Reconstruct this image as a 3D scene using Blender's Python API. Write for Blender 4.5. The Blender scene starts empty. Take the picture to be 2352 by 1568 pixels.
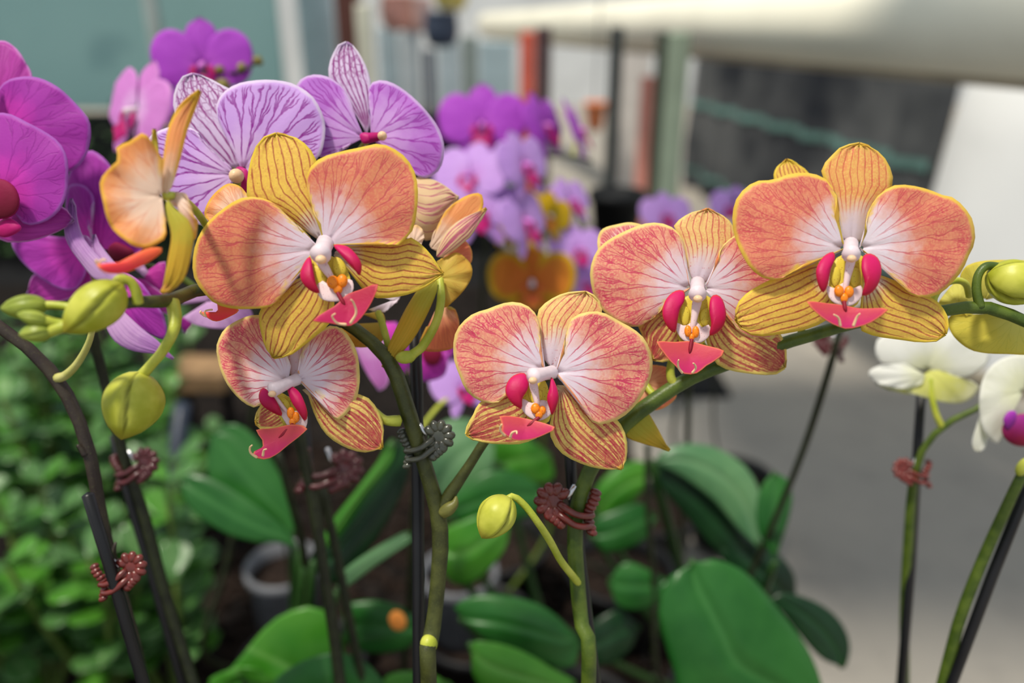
import bpy, math, random
import numpy as np
from mathutils import Vector, Matrix, Euler

random.seed(7)
rng = np.random.default_rng(7)
scn = bpy.context.scene
COL = scn.collection
R = math.radians

# ------------------------------------------------------------------ camera, world, sun, exposure
FPX = 1800.0
PITCH = R(22.6)
CH = 0.68
FOCUS = 0.243
cam_d = bpy.data.cameras.new('camera')
cam = bpy.data.objects.new('camera', cam_d)
COL.objects.link(cam)
cam.location = (0, 0, CH)
cam.rotation_euler = (R(90) - PITCH, 0, 0)
cam_d.sensor_width = 36.0
cam_d.lens = 36.0 * FPX / 2352.0
cam_d.clip_start = 0.01
cam_d.clip_end = 100
cam_d.dof.use_dof = True
cam_d.dof.focus_distance = FOCUS
cam_d.dof.aperture_fstop = 4.8
scn.camera = cam

w = bpy.data.worlds.new('world')
scn.world = w
w.use_nodes = True
wn = w.node_tree
bg = wn.nodes['Background']
bg.inputs[0].default_value = (0.86, 0.94, 1.0, 1)
bg.inputs[1].default_value = 0.66

sun_d = bpy.data.lights.new('sun', 'SUN')
sun_d.energy = 4.0
sun_d.angle = R(6)
sun_d.color = (1.0, 0.93, 0.80)
sun = bpy.data.objects.new('sun', sun_d)
COL.objects.link(sun)
SUN_TO = Vector((-0.30, -0.20, 0.93)).normalized()
sun.rotation_euler = SUN_TO.to_track_quat('Z', 'Y').to_euler()

vs = scn.view_settings
vs.view_transform = 'Standard'
vs.look = 'None'
vs.exposure = 0.0
vs.gamma = 1.0
vs.use_curve_mapping = False
try:
    scn.cycles.max_bounces = 8
    scn.cycles.diffuse_bounces = 3
    scn.cycles.transmission_bounces = 6
    scn.cycles.use_denoising = True
except Exception:
    pass

# ------------------------------------------------------------------ helpers
CP, SP = math.cos(PITCH), math.sin(PITCH)
FW = np.array([0, CP, -SP]); UP = np.array([0, SP, CP]); RT = np.array([1.0, 0, 0])
CAM = np.array([0, 0, CH])


def P(px, py, d):
    """World point that lies d metres in front of the camera on the line through a picture position."""
    px = np.asarray(px, float); py = np.asarray(py, float); d = np.asarray(d, float)
    return CAM + d[..., None] * (FW + ((px - 1176) / FPX)[..., None] * RT - ((py - 784) / FPX)[..., None] * UP)


def V(px, py, d):
    return Vector(P(px, py, d))


def on_floor(px, py, z=0.0):
    r = FW + (px - 1176) / FPX * RT - (py - 784) / FPX * UP
    t = (z - CH) / r[2]
    return Vector(CAM + t * r)


def lin(r, g, b):
    f = lambda c: (c / 255 / 12.92) if c / 255 <= 0.04045 else ((c / 255 + 0.055) / 1.055) ** 2.4
    return (f(r), f(g), f(b), 1.0)


WL = {}


def empty(name, loc, parent=None, label=None, cat=None, group=None):
    o = bpy.data.objects.new(name, None)
    COL.objects.link(o)
    o.empty_display_size = 0.01
    loc = Vector(loc)
    if parent is not None:
        o.parent = parent
        o.location = loc - WL[parent.name]
    else:
        o.location = loc
    WL[o.name] = loc
    tag(o, label, cat, group)
    return o


def tag(o, label=None, cat=None, group=None, kind=None):
    if label: o['label'] = label
    if cat: o['category'] = cat
    if group: o['group'] = group
    if kind: o['kind'] = kind
    return o


def mk(name, verts, faces, mats, parent=None, origin=None, fmat=None, uv=None, attrs=None, smooth=True, local=False):
    """One mesh object; verts are world coordinates unless local."""
    verts = np.asarray(verts, float)
    if local:
        org = np.zeros(3)
    elif parent is not None:
        org = np.array(WL[parent.name])
    elif origin is not None:
        org = np.array(origin, float)
    else:
        org = verts.mean(axis=0); org[2] = verts[:, 2].min()
    me = bpy.data.meshes.new(name)
    me.from_pydata((verts - org).tolist(), [], [tuple(int(i) for i in f) for f in faces])
    for m in (mats if isinstance(mats, (list, tuple)) else [mats]):
        me.materials.append(m)
    if fmat is not None:
        me.polygons.foreach_set('material_index', np.asarray(fmat, dtype=np.int32))
    if smooth:
        me.polygons.foreach_set('use_smooth', np.ones(len(me.polygons), dtype=bool))
    if uv is not None:
        ul = me.uv_layers.new(name='UVMap')
        li = np.empty(len(me.loops), dtype=np.int32)
        me.loops.foreach_get('vertex_index', li)
        ul.data.foreach_set('uv', np.asarray(uv, dtype=np.float32)[li].ravel())
    if attrs:
        for k, a in attrs.items():
            at = me.attributes.new(k, 'FLOAT', 'POINT')
            at.data.foreach_set('value', np.asarray(a, dtype=np.float32).ravel())
    me.update()
    o = bpy.data.objects.new(name, me)
    COL.objects.link(o)
    if parent is not None:
        o.parent = parent
        WL[o.name] = WL[parent.name].copy() if parent.name in WL else Vector((0, 0, 0))
    elif not local:
        o.location = Vector(org)
        WL[o.name] = Vector(org)
    else:
        WL[o.name] = Vector((0, 0, 0))
    return o


def catmull(pts, n, closed=False):
    """Resample a polyline of control points as a smooth curve with n points spaced by arc length."""
    p = np.asarray(pts, float)
    if closed:
        q = np.vstack([p[-1:], p, p[:2]])
    else:
        q = np.vstack([2 * p[0] - p[1], p, 2 * p[-1] - p[-2]])
    out = []
    m = 8
    for i in range(1, len(q) - 2):
        t = np.linspace(0, 1, m, endpoint=False)[:, None]
        a, b, c, d = q[i - 1], q[i], q[i + 1], q[i + 2]
        out.append(0.5 * ((2 * b) + (-a + c) * t + (2 * a - 5 * b + 4 * c - d) * t ** 2 + (-a + 3 * b - 3 * c + d) * t ** 3))
    if not closed:
        out.append(p[-1:])
    o = np.vstack(out)
    if closed:
        o = np.vstack([o, o[:1]])
    s = np.concatenate([[0], np.cumsum(np.linalg.norm(np.diff(o, axis=0), axis=1))])
    u = np.linspace(0, s[-1], n, endpoint=not closed)
    return np.stack([np.interp(u, s, o[:, k]) for k in range(o.shape[1])], axis=1)


def map_local(x, y, dz):
    return np.stack([np.asarray(x) * 0.001, dz, np.asarray(y) * 0.001], axis=-1)


def sheet(name, parent, base, pts, mats, d=0.0, mode='fan', tip=None, bulge=2.0, ruffle=0.5, lean=0.0, off=0.0,
          g=(0, 0), c=None, thick=0.5, nt=30, ns=14, mapf=None, groove=0.3, waves=5, local=False):
    """A petal, sepal or leaf: a thin closed body with a front and a back, given by an outline round its base."""
    base = np.asarray(base, float)[:2]
    pp = np.array([(q[0], q[1], q[2] if len(q) > 2 else 0.0) for q in pts], float)
    if c is None: c = base
    if mode == 'fan':
        o = catmull(pp, nt)
        s = np.linspace(0.03, 1, ns) ** 0.9
        G = base[None, None, :] + s[:, None, None] * (o[None, :, :2] - base[None, None, :])
        ex = (s[:, None] ** 2) * o[None, :, 2]
        T = np.linspace(0, 1, nt)[None, :] * np.ones((ns, 1))
        S = s[:, None] * np.ones((1, nt))
    else:
        if tip is None:
            tip = int(np.argmax(np.linalg.norm(pp[:, :2] - base, axis=1)))
        b3 = np.array([base[0], base[1], 0.0])
        l = catmull(np.vstack([b3 + (pp[0] - b3) * 0.25, pp[:tip + 1]]), ns)
        r = catmull(np.vstack([b3 + (pp[-1] - b3) * 0.25, pp[tip:][::-1]]), ns)
        v = np.linspace(0, 1, nt)[None, :, None]
        A = l[:, None, :] * (1 - v) + r[:, None, :] * v
        G = A[..., :2]; ex = A[..., 2]
        S = np.linspace(0, 1, ns)[:, None] * np.ones((1, nt))
        T = v[..., 0] * np.ones((ns, 1))
    dist = np.linalg.norm(G - base, axis=2); L = dist.max()
    rel = dist / L
    ph = (abs(base[0] * 1.37 + base[1] * 0.71) % 6.28)
    dz = off + g[0] * (G[..., 0] - c[0]) / 100 + g[1] * (G[..., 1] - c[1]) / 100
    dz = dz + lean * rel ** 2 + ex
    dz = dz - bulge * np.sin(np.pi * np.clip(rel, 0, 1) ** 0.8) * np.sin(np.pi * np.clip(T * 0.9 + 0.05, 0, 1)) ** 0.7
    dz = dz + groove * np.exp(-((T - 0.5) / 0.05) ** 2) * (1 - rel * 0.7)
    dz = dz + ruffle * S ** 3 * np.sin(waves * 2 * np.pi * T + ph) + 0.5 * ruffle * S ** 4 * np.sin(waves * 5.1 * np.pi * T + 2 * ph)
    dz = dz * 0.001
    if mapf is None:
        W = P(G[..., 0], G[..., 1], d + dz)
        W2 = P(G[..., 0], G[..., 1], d + dz - 0.001)
    else:
        W = mapf(G[..., 0], G[..., 1], dz)
        W2 = mapf(G[..., 0], G[..., 1], dz - 0.001)
    n, m = W.shape[:2]
    du = np.gradient(W, axis=0); dv = np.gradient(W, axis=1)
    N = np.cross(du, dv)
    N /= (np.linalg.norm(N, axis=2, keepdims=True) + 1e-12)
    flip = np.sum(N * (W2 - W)) < 0
    if flip: N = -N
    B = W - N * thick * 0.001
    bnd = np.vstack([W[-1], W[:, 0], W[:, -1]])
    flat = W.reshape(-1, 3)
    roww = np.linalg.norm(np.diff(W, axis=1), axis=2).sum(1)
    span = np.ones(n)
    if mode == 'strip':
        km = int(np.argmax(roww))
        span[km:] = np.clip(roww[km:] / roww[km], 0.02, 1) ** 0.75
        T = 0.5 + (T - 0.5) * span[:, None]
    if mode == 'fan':
        bnd = np.vstack([W[-1], W[n // 2:, 0], W[n // 2:, -1]])
    edge = np.sqrt(((flat[:, None, :] - bnd[None, :, :]) ** 2).sum(-1)).min(1) * 1000
    b3 = W[0].mean(axis=0)
    rad = np.linalg.norm(flat - b3, axis=1) * 1000
    wid = (roww / span * 1000)[:, None] * np.ones((1, m))
    ln = np.linalg.norm(np.diff(W[:, m // 2], axis=0), axis=1).sum() * 1000
    uv = np.stack([T.ravel(), S.ravel()], 1)
    nv = n * m
    idx = np.arange(nv).reshape(n, m)
    q = np.stack([idx[:-1, :-1], idx[1:, :-1], idx[1:, 1:], idx[:-1, 1:]], -1).reshape(-1, 4)
    # grid winding follows cross(du, dv)
    fr = q if not flip else q[:, ::-1]
    bk = (fr[:, ::-1] + nv)
    rim_i = np.concatenate([idx[:, 0], idx[-1, 1:], idx[-2::-1, -1], idx[0, -2:0:-1]])
    rn = np.roll(rim_i, -1)
    rim = np.stack([rim_i, rn, rn + nv, rim_i + nv], -1)
    if not flip: rim = rim[:, ::-1]
    faces = np.vstack([fr, bk, rim])
    fm = np.concatenate([np.zeros(len(fr)), np.ones(len(bk)), np.zeros(len(rim))])
    if not isinstance(mats, (list, tuple)): mats = [mats, mats]
    return mk(name, np.vstack([flat, B.reshape(-1, 3)]), faces, list(mats), parent, fmat=fm,
              uv=np.vstack([uv, uv]), local=local,
              attrs={'rad': np.tile(rad, 2), 'edge': np.tile(edge, 2), 'wid': np.tile(wid.ravel(), 2),
                     'len': np.full(nv * 2, ln)})


def pillow(name, parent, pts, mat, d=0.0, h=1.2, hb=0.6, off=0.0, g=(0, 0), bend=0.0, fold=0.0, nt=26, ns=7, mapf=None, local=False):
    """A fleshy lobe: an outline filled to a rounded body; g tilts it, bend curls its ends, fold creases it down the middle."""
    o = catmull(pts, nt, closed=True)
    c = o.mean(axis=0)
    s = np.linspace(0, 1, ns)
    s = np.sin(s * np.pi / 2)
    G = c[None, None] + s[:, None, None] * (o[None] - c[None, None])
    ey = (G[..., 1] - o[:, 1].min()) / (np.ptp(o[:, 1]) + 1e-9)
    exx = (G[..., 0] - c[0]) / (np.ptp(o[:, 0]) * 0.5 + 1e-9)
    dz0 = off + g[0] * (G[..., 0] - c[0]) / 100 + g[1] * (G[..., 1] - c[1]) / 100 - bend * (ey - 0.5) ** 2 * 4 - fold * np.abs(exx)
    prof = np.sqrt(np.clip(1 - s ** 2, 0, 1))[:, None]
    f = (dz0 - h * prof) * 0.001
    b = (dz0 + hb * prof) * 0.001
    mp = (lambda x, y, z: P(x, y, d + z)) if mapf is None else mapf
    Wf = mp(G[..., 0], G[..., 1], f); Wb = mp(G[..., 0], G[..., 1], b)
    flip = None
    vf = [Wf[0, 0]] + list(Wf[1:].reshape(-1, 3))
    vb = [Wb[0, 0]] + list(Wb[1:-1].reshape(-1, 3))
    verts = vf + vb
    nf = len(vf)
    fi = lambda k, j: 1 + (k - 1) * nt + j % nt
    bi = lambda k, j: (fi(k, j) if k == ns - 1 else nf + 1 + (k - 1) * nt + j % nt)
    faces = []
    for j in range(nt):
        faces.append((0, fi(1, j), fi(1, j + 1)))
        faces.append((nf, bi(1, j + 1), bi(1, j)))
        for k in range(1, ns - 1):
            faces.append((fi(k, j), fi(k + 1, j), fi(k + 1, j + 1), fi(k, j + 1)))
            faces.append((bi(k, j + 1), bi(k + 1, j + 1), bi(k + 1, j), bi(k, j)))
    va = np.array(verts)
    a, b2, c2 = va[0], va[fi(1, 0)], va[fi(1, 1)]
    toward = mp(c[0], c[1], np.float64(-0.01)) - mp(c[0], c[1], np.float64(0.0))
    if np.dot(np.cross(b2 - a, c2 - a), toward) < 0:
        faces = [f_[::-1] for f_ in faces]
    ss = np.concatenate([[0], np.repeat(s[1:], nt), [0], np.repeat(s[1:-1], nt)])
    ee = np.concatenate([[ey[0, 0]], ey[1:].ravel(), [ey[0, 0]], ey[1:-1].ravel()])
    return mk(name, va, faces, mat, parent, uv=np.stack([ss, ee], 1), local=local)


def tube_geo(pts, radii, n=10, res=None, cap=True):
    p = np.asarray(pts, float)
    r = np.asarray(radii, float) if np.ndim(radii) else np.full(len(p), radii)
    if res:
        q = catmull(np.hstack([p, r[:, None]]), res)
        p, r = q[:, :3], q[:, 3]
    t = np.gradient(p, axis=0)
    t /= np.linalg.norm(t, axis=1, keepdims=True) + 1e-12
    a = np.array([0, 0, 1.0]) if abs(t[0][2]) < 0.9 else np.array([1.0, 0, 0])
    u = np.cross(t[0], a); u /= np.linalg.norm(u)
    V_, F_ = [], []
    ang = np.linspace(0, 2 * np.pi, n, endpoint=False)
    for i in range(len(p)):
        u = u - t[i] * np.dot(u, t[i]); u /= np.linalg.norm(u) + 1e-12
        v = np.cross(t[i], u)
        V_.append(p[i] + r[i] * (np.cos(ang)[:, None] * u + np.sin(ang)[:, None] * v))
    for i in range(len(p) - 1):
        for j in range(n):
            k = (j + 1) % n
            F_.append((i * n + j, i * n + k, (i + 1) * n + k, (i + 1) * n + j))
    V_ = np.vstack(V_)
    if cap:
        V_ = np.vstack([V_, p[0] - t[0] * r[0] * 0.5, p[-1] + t[-1] * r[-1] * 0.5])
        e0, e1 = len(V_) - 2, len(V_) - 1
        m = (len(p) - 1) * n
        for j in range(n):
            F_.append((e0, (j + 1) % n, j)); F_.append((e1, m + j, m + (j + 1) % n))
    uv = np.zeros((len(V_), 2))
    uv[:len(p) * n, 1] = np.repeat(np.linspace(0, 1, len(p)), n)
    uv[:len(p) * n, 0] = np.tile(np.arange(n) / n, len(p))
    if cap: uv[-1] = (0, 1)
    return V_, F_, uv


def merge(parts):
    Vs, Fs, Us, k = [], [], [], 0
    for q in parts:
        v, f = q[0], q[1]
        Vs.append(np.asarray(v, float)); Fs += [tuple(i + k for i in x) for x in f]
        Us.append(q[2] if len(q) > 2 else np.zeros((len(v), 2)))
        k += len(v)
    return np.vstack(Vs), Fs, np.vstack(Us)


def tube(name, parent, pts, radii, mat, n=10, res=24, local=False):
    v, f, u = tube_geo(pts, radii, n, res)
    return mk(name, v, f, mat, parent, uv=u, local=local)


def ptube(name, parent, pp, mat, n=10, res=30):
    """A stem: rows (picture x, picture y, distance, radius in mm)."""
    pts = [P(a[0], a[1], a[2]) if a[2] is not None else np.array(a[4]) for a in pp]
    return tube(name, parent, pts, [a[3] * 0.001 for a in pp], mat, n, res)


def stem_to_ground(pp, pot_z=0.10):  # noqa
    """The stem's last point carried straight down into its pot."""
    last = P(pp[-1][0], pp[-1][1], pp[-1][2])
    pts = [P(a[0], a[1], a[2]) for a in pp] + [np.array([last[0], last[1], last[2] - (last[2] - pot_z) * 0.5]), np.array([last[0], last[1], pot_z])]
    rad = [a[3] * 0.001 for a in pp] + [pp[-1][3] * 0.001] * 2
    return pts, rad


def ell_geo(c, r, axis=(0, 0, 1), nu=12, nv=8, rib=0, ribd=0.0, point=0.0):
    c = np.asarray(c, float); ax = Vector(axis).normalized()
    q = ax.to_track_quat('Z', 'Y').to_matrix()
    M = np.array(q)
    V_, F_ = [], []
    for i in range(nv + 1):
        th = math.pi * i / nv
        for j in range(nu):
            ph = 2 * math.pi * j / nu
            rr = math.sin(th)
            k = 1.0
            if rib:
                k = 1 - ribd * math.exp(-((((ph * rib / (2 * math.pi)) % 1) - 0.5) / 0.10) ** 2)
            z = math.cos(th)
            if point and z > 0:
                rr *= 1 - point * z ** 2
            V_.append(c + M @ np.array([r[0] * rr * k * math.cos(ph), r[1] * rr * k * math.sin(ph), r[2] * z]))
    for i in range(nv):
        for j in range(nu):
            k = (j + 1) % nu
            F_.append((i * nu + j, (i + 1) * nu + j, (i + 1) * nu + k, i * nu + k))
    uv = np.stack([np.tile(np.arange(nu) / nu, nv + 1), np.repeat(np.linspace(0, 1, nv + 1), nu)], 1)
    return np.array(V_), F_, uv


def bud(parent, p0, p1, d0, d1, wpx, mat, name='bud', spin=0.0, label=None):
    """A closed bud of three overlapping sepals from its stalk (p0) to its tip (p1)."""
    a = P(p0[0], p0[1], d0); b = P(p1[0], p1[1], d1)
    ax = Vector(b - a); L = ax.length
    rw = wpx / FPX * (d0 + d1) / 2 * 0.5
    c = (a + b) / 2
    nu, nv = 48, 20
    M = np.array(ax.normalized().to_track_quat('Z', 'Y').to_matrix())
    V_, F_ = [], []
    for i in range(nv + 1):
        u = i / nv
        pr = (math.sin(math.pi * u ** 0.92)) ** 0.62 * (1 - 0.16 * u)
        if u > 0.85: pr *= 1 - 0.25 * ((u - 0.85) / 0.15)
        for j in range(nu):
            ph = 2 * math.pi * j / nu
            x = ((ph + spin + 0.5 * (u - 0.5)) * 3 / (2 * math.pi)) % 1
            k = 1 - 0.16 * math.exp(-((x - 0.5) / 0.045) ** 2) + 0.09 * math.exp(-((x - 0.62) / 0.08) ** 2)
            V_.append(c + M @ np.array([rw * pr * k * math.cos(ph), rw * pr * k * math.sin(ph), (u - 0.5) * L]))
    for i in range(nv):
        for j in range(nu):
            k = (j + 1) % nu
            F_.append((i * nu + j, i * nu + k, (i + 1) * nu + k, (i + 1) * nu + j))
    uu = np.repeat(np.linspace(0, 1, nv + 1), nu)
    sx = np.abs(((np.tile(np.arange(nu) * 2 * np.pi / nu, nv + 1) + spin + 0.5 * (uu - 0.5)) * 3 / (2 * np.pi)) % 1 - 0.5)
    uv = np.stack([sx, uu], 1)
    o = mk(name, np.array(V_), F_, mat, parent, uv=uv)
    if label: o['label'] = label
    return o


def box_geo(x0, x1, y0, y1, z0, z1, b=0.0):
    if b <= 0:
        v = [(x, y, z) for z in (z0, z1) for y in (y0, y1) for x in (x0, x1)]
        f = [(0, 2, 3, 1), (4, 5, 7, 6), (0, 1, 5, 4), (2, 6, 7, 3), (0, 4, 6, 2), (1, 3, 7, 5)]
        return np.array(v, float), f, np.zeros((8, 2))
    prof = [(x0 + b, y0), (x1 - b, y0), (x1, y0 + b), (x1, y1 - b), (x1 - b, y1), (x0 + b, y1), (x0, y1 - b), (x0, y0 + b)]
    cx, cy = (x0 + x1) / 2, (y0 + y1) / 2
    v, f = [], []
    for z, k in ((z0, b), (z0 + b, 0), (z1 - b, 0), (z1, b)):
        for x, y in prof:
            v.append((x + (k if x < cx else -k) * 0.7, y + (k if y < cy else -k) * 0.7, z))
    for r in range(3):
        for j in range(8):
            f.append((r * 8 + j, r * 8 + (j + 1) % 8, (r + 1) * 8 + (j + 1) % 8, (r + 1) * 8 + j))
    f.append(tuple(range(7, -1, -1))); f.append(tuple(range(24, 32)))
    return np.array(v, float), f, np.zeros((32, 2))


def lathe_geo(prof, c=(0, 0, 0), n=24):
    v, f = [], []
    for r, z in prof:
        for j in range(n):
            a = 2 * math.pi * j / n
            v.append((c[0] + r * math.cos(a), c[1] + r * math.sin(a), c[2] + z))
    for i in range(len(prof) - 1):
        for j in range(n):
            k = (j + 1) % n
            f.append((i * n + j, i * n + k, (i + 1) * n + k, (i + 1) * n + j))
    return np.array(v, float), f, np.zeros((len(v), 2))


def beam_geo(a, b, rx, rz, n=4):
    """A straight bar from a to b with a square (n=4) or round section."""
    return tube_geo([a, b], [rx, rz], n)


# ------------------------------------------------------------------ materials
class N:
    def __init__(s, name):
        s.mat = bpy.data.materials.new(name); s.mat.use_nodes = True
        s.t = s.mat.node_tree; s.t.nodes.clear()
        s.out = s.t.nodes.new('ShaderNodeOutputMaterial')

    def lk(s, a, b):
        if hasattr(a, 'is_output') or isinstance(a, bpy.types.NodeSocket): s.t.links.new(a, b)
        else: b.default_value = a

    def m(s, op, a, b=None, c=None):
        n = s.t.nodes.new('ShaderNodeMath'); n.operation = op
        s.lk(a, n.inputs[0])
        if b is not None: s.lk(b, n.inputs[1])
        if c is not None: s.lk(c, n.inputs[2])
        return n.outputs[0]

    def ss(s, x, e0, e1, o0=0.0, o1=1.0):
        n = s.t.nodes.new('ShaderNodeMapRange'); n.interpolation_type = 'SMOOTHSTEP'
        s.lk(x, n.inputs[0]); s.lk(e0, n.inputs[1]); s.lk(e1, n.inputs[2]); s.lk(o0, n.inputs[3]); s.lk(o1, n.inputs[4])
        return n.outputs[0]

    def mix(s, f, a, b):
        n = s.t.nodes.new('ShaderNodeMix'); n.data_type = 'RGBA'
        s.lk(f, n.inputs[0]); s.lk(a, n.inputs[6]); s.lk(b, n.inputs[7])
        return n.outputs[2]

    def attr(s, k):
        n = s.t.nodes.new('ShaderNodeAttribute'); n.attribute_name = k
        return n.outputs['Fac']

    def coord(s, k='Object'):
        return s.t.nodes.new('ShaderNodeTexCoord').outputs[k]

    def sep(s, v):
        n = s.t.nodes.new('ShaderNodeSeparateXYZ'); s.lk(v, n.inputs[0]); return n.outputs

    def comb(s, x, y, z=0.0):
        n = s.t.nodes.new('ShaderNodeCombineXYZ'); s.lk(x, n.inputs[0]); s.lk(y, n.inputs[1]); s.lk(z, n.inputs[2]); return n.outputs[0]

    def noise(s, scale, detail=2, vec=None, rough=0.5):
        n = s.t.nodes.new('ShaderNodeTexNoise'); n.inputs['Scale'].default_value = scale
        n.inputs['Detail'].default_value = detail; n.inputs['Roughness'].default_value = rough
        s.lk(vec if vec is not None else s.coord(), n.inputs['Vector'])
        return n.outputs[0]

    def voro(s, scale, vec, feature='F1', rnd=1.0):
        n = s.t.nodes.new('ShaderNodeTexVoronoi'); n.feature = feature
        n.inputs['Scale'].default_value = scale
        s.lk(vec, n.inputs['Vector'])
        if 'Randomness' in n.inputs: n.inputs['Randomness'].default_value = rnd
        return n.outputs[0]

    def white(s, v):
        n = s.t.nodes.new('ShaderNodeTexWhiteNoise'); n.noise_dimensions = '1D'
        s.lk(v, n.inputs['W']); return n.outputs[0]

    def bump(s, h, strength=0.3, dist=0.0005):
        n = s.t.nodes.new('ShaderNodeBump'); n.inputs['Strength'].default_value = strength
        n.inputs['Distance'].default_value = dist; s.lk(h, n.inputs['Height']); return n.outputs[0]

    def done(s, col, rough=0.5, spec=0.3, trans=0.0, tcol=None, bump=None, metal=0.0, sheen=0.0, coat=0.0):
        b = s.t.nodes.new('ShaderNodeBsdfPrincipled')
        s.lk(col, b.inputs['Base Color']); s.lk(rough, b.inputs['Roughness'])
        b.inputs['Specular IOR Level'].default_value = spec
        b.inputs['Metallic'].default_value = metal
        b.inputs['Sheen Weight'].default_value = sheen
        b.inputs['Coat Weight'].default_value = coat
        if bump is not None: s.t.links.new(bump, b.inputs['Normal'])
        sh = b.outputs[0]
        if trans > 0:
            t = s.t.nodes.new('ShaderNodeBsdfTranslucent'); s.lk(tcol if tcol is not None else col, t.inputs[0])
            mx = s.t.nodes.new('ShaderNodeMixShader'); mx.inputs[0].default_value = trans
            s.t.links.new(sh, mx.inputs[1]); s.t.links.new(t.outputs[0], mx.inputs[2]); sh = mx.outputs[0]
        s.t.links.new(sh, s.out.inputs[0])
        return s.mat


def plain(name, col, rough=0.5, spec=0.3, var=0.12, scale=60, **k):
    n = N(name)
    f = n.noise(scale, 3)
    c2 = tuple(x * (1 - 2.5 * var) for x in col[:3]) + (1,)
    c = n.mix(n.ss(f, 0.35, 0.65), c2, col)
    return n.done(c, rough, spec, **k)


def petal_mat(name, center, body, edge, vein, cr=9.0, ew=0.7, NV=9, vw=0.16, vs_=0.8, branch=1.0, stipple=None, st=0.5,
              spots=0.0, trans=0.35, retic=0.0, edge_s=0.8, fade=0.25, midw=0.0, shade=None, glow=None, rough=0.5, outer=None):
    """Orchid petal skin: pale throat, body, margin, and veins that run out from the base and fork."""
    n = N(name)
    uvs = n.sep(n.coord('UV')); t, s = uvs[0], uvs[1]
    rad, ed, wid = n.attr('rad'), n.attr('edge'), n.attr('wid')
    nz = n.noise(260, 3)
    nf = n.noise(1500, 2)
    warp = n.m('MULTIPLY', n.m('SUBTRACT', n.noise(150, 4), 0.5), 0.62)
    q = n.m('ADD', n.m('MULTIPLY', t, float(NV)), warp)
    cell = n.m('FLOOR', n.m('ADD', q, 0.5))
    x = n.m('ABSOLUTE', n.m('SUBTRACT', n.m('FRACT', n.m('ADD', q, 0.5)), 0.5))
    rnd = n.white(cell)
    s0 = n.m('MULTIPLY_ADD', rnd, 0.35, 0.18)
    b1 = n.m('MULTIPLY', n.m('MAXIMUM', n.m('SUBTRACT', s, s0), 0.0), 0.62)
    b2 = n.m('MULTIPLY', n.m('MAXIMUM', n.m('SUBTRACT', s, n.m('ADD', s0, 0.28)), 0.0), 0.75)
    dA = x
    dB = n.m('ABSOLUTE', n.m('SUBTRACT', x, b1))
    dC = n.m('ABSOLUTE', n.m('SUBTRACT', dB, b2))
    dd = n.m('MINIMUM', dB, dC) if branch > 0 else dA
    if branch > 0: dd = n.m('MINIMUM', dd, n.m('ADD', dA, n.m('MULTIPLY', s, 0.12)))
    dist = n.m('MULTIPLY', dd, n.m('DIVIDE', wid, float(NV)))
    vwid = n.m('MULTIPLY', n.m('MULTIPLY_ADD', nz, 1.2, 0.35), vw)
    v = n.ss(dist, n.m('MULTIPLY', vwid, 0.5), n.m('MULTIPLY', vwid, 1.9), 1.0, 0.0)
    v = n.m('MULTIPLY', v, n.ss(rad, cr * fade, cr * (fade + 0.6)))
    v = n.m('MULTIPLY', v, n.ss(ed, ew * 0.5, ew * 1.6))
    v = n.m('MULTIPLY', v, n.ss(s, 0.90, 0.975, 1.0, 0.0))
    v = n.m('MULTIPLY', v, n.m('MULTIPLY_ADD', n.noise(420, 2), 0.9, 0.45))
    col = n.mix(n.ss(n.m('ADD', rad, n.m('MULTIPLY', n.m('SUBTRACT', nz, 0.5), cr * 0.9)), cr * 0.55, cr * 1.75), center, body)
    if outer is not None:
        col = n.mix(n.ss(n.m('ADD', s, n.m('MULTIPLY', n.m('SUBTRACT', nz, 0.5), 0.3)), 0.5, 0.95), col, outer)
    if stipple is not None:
        f = n.m('MULTIPLY', n.ss(nf, 0.38, 0.56), n.ss(rad, cr * 0.9, cr * 2.0))
        f = n.m('MULTIPLY', f, n.m('MULTIPLY_ADD', n.ss(nz, 0.3, 0.7), 0.7, 0.3))
        col = n.mix(n.m('MULTIPLY', f, st), col, stipple)
    if spots > 0:
        vd = n.voro(900, n.coord())
        sp = n.m('MULTIPLY', n.ss(vd, 0.16, 0.30, 1.0, 0.0), n.ss(n.noise(300, 2), 0.42, 0.6))
        col = n.mix(n.m('MULTIPLY', sp, spots), col, vein)
    if retic > 0:
        vec = n.comb(n.m('MULTIPLY', t, wid), n.m('MULTIPLY', n.m('MULTIPLY', s, n.attr('len')), 0.55))
        e = n.voro(0.75, vec, 'DISTANCE_TO_EDGE')
        rr = n.m('MULTIPLY', n.ss(e, 0.03, 0.12, 1.0, 0.0), n.m('MULTIPLY', n.ss(s, 0.35, 0.75), n.ss(ed, ew * 0.5, ew * 1.5)))
        col = n.mix(n.m('MULTIPLY', rr, retic), col, vein)
    if midw > 0:
        md = n.m('MULTIPLY', n.m('ABSOLUTE', n.m('SUBTRACT', t, 0.5)), wid)
        mv = n.m('MULTIPLY', n.ss(md, midw * 0.4, midw * 1.4, 1.0, 0.0), n.ss(s, 0.95, 0.4))
        col = n.mix(n.m('MULTIPLY', mv, 0.8), col, vein)
    col = n.mix(n.m('MULTIPLY', v, vs_), col, vein)
    ef = n.ss(n.m('ADD', ed, n.m('MULTIPLY', n.m('SUBTRACT', nz, 0.5), ew * 1.0)), ew * 0.5, ew * 1.5, 1.0, 0.0)
    ef = n.m('MULTIPLY', ef, n.ss(rad, cr * 0.4, cr))
    col = n.mix(n.m('MULTIPLY', ef, edge_s), col, edge)
    bp = n.bump(n.m('ADD', n.m('MULTIPLY', v, -0.5), n.m('MULTIPLY', nf, 0.5)), 0.25, 0.0004)
    return n.done(col, rough, 0.25, trans, None, bp, sheen=0.05)


W_ = lin(235, 222, 240)
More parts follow.
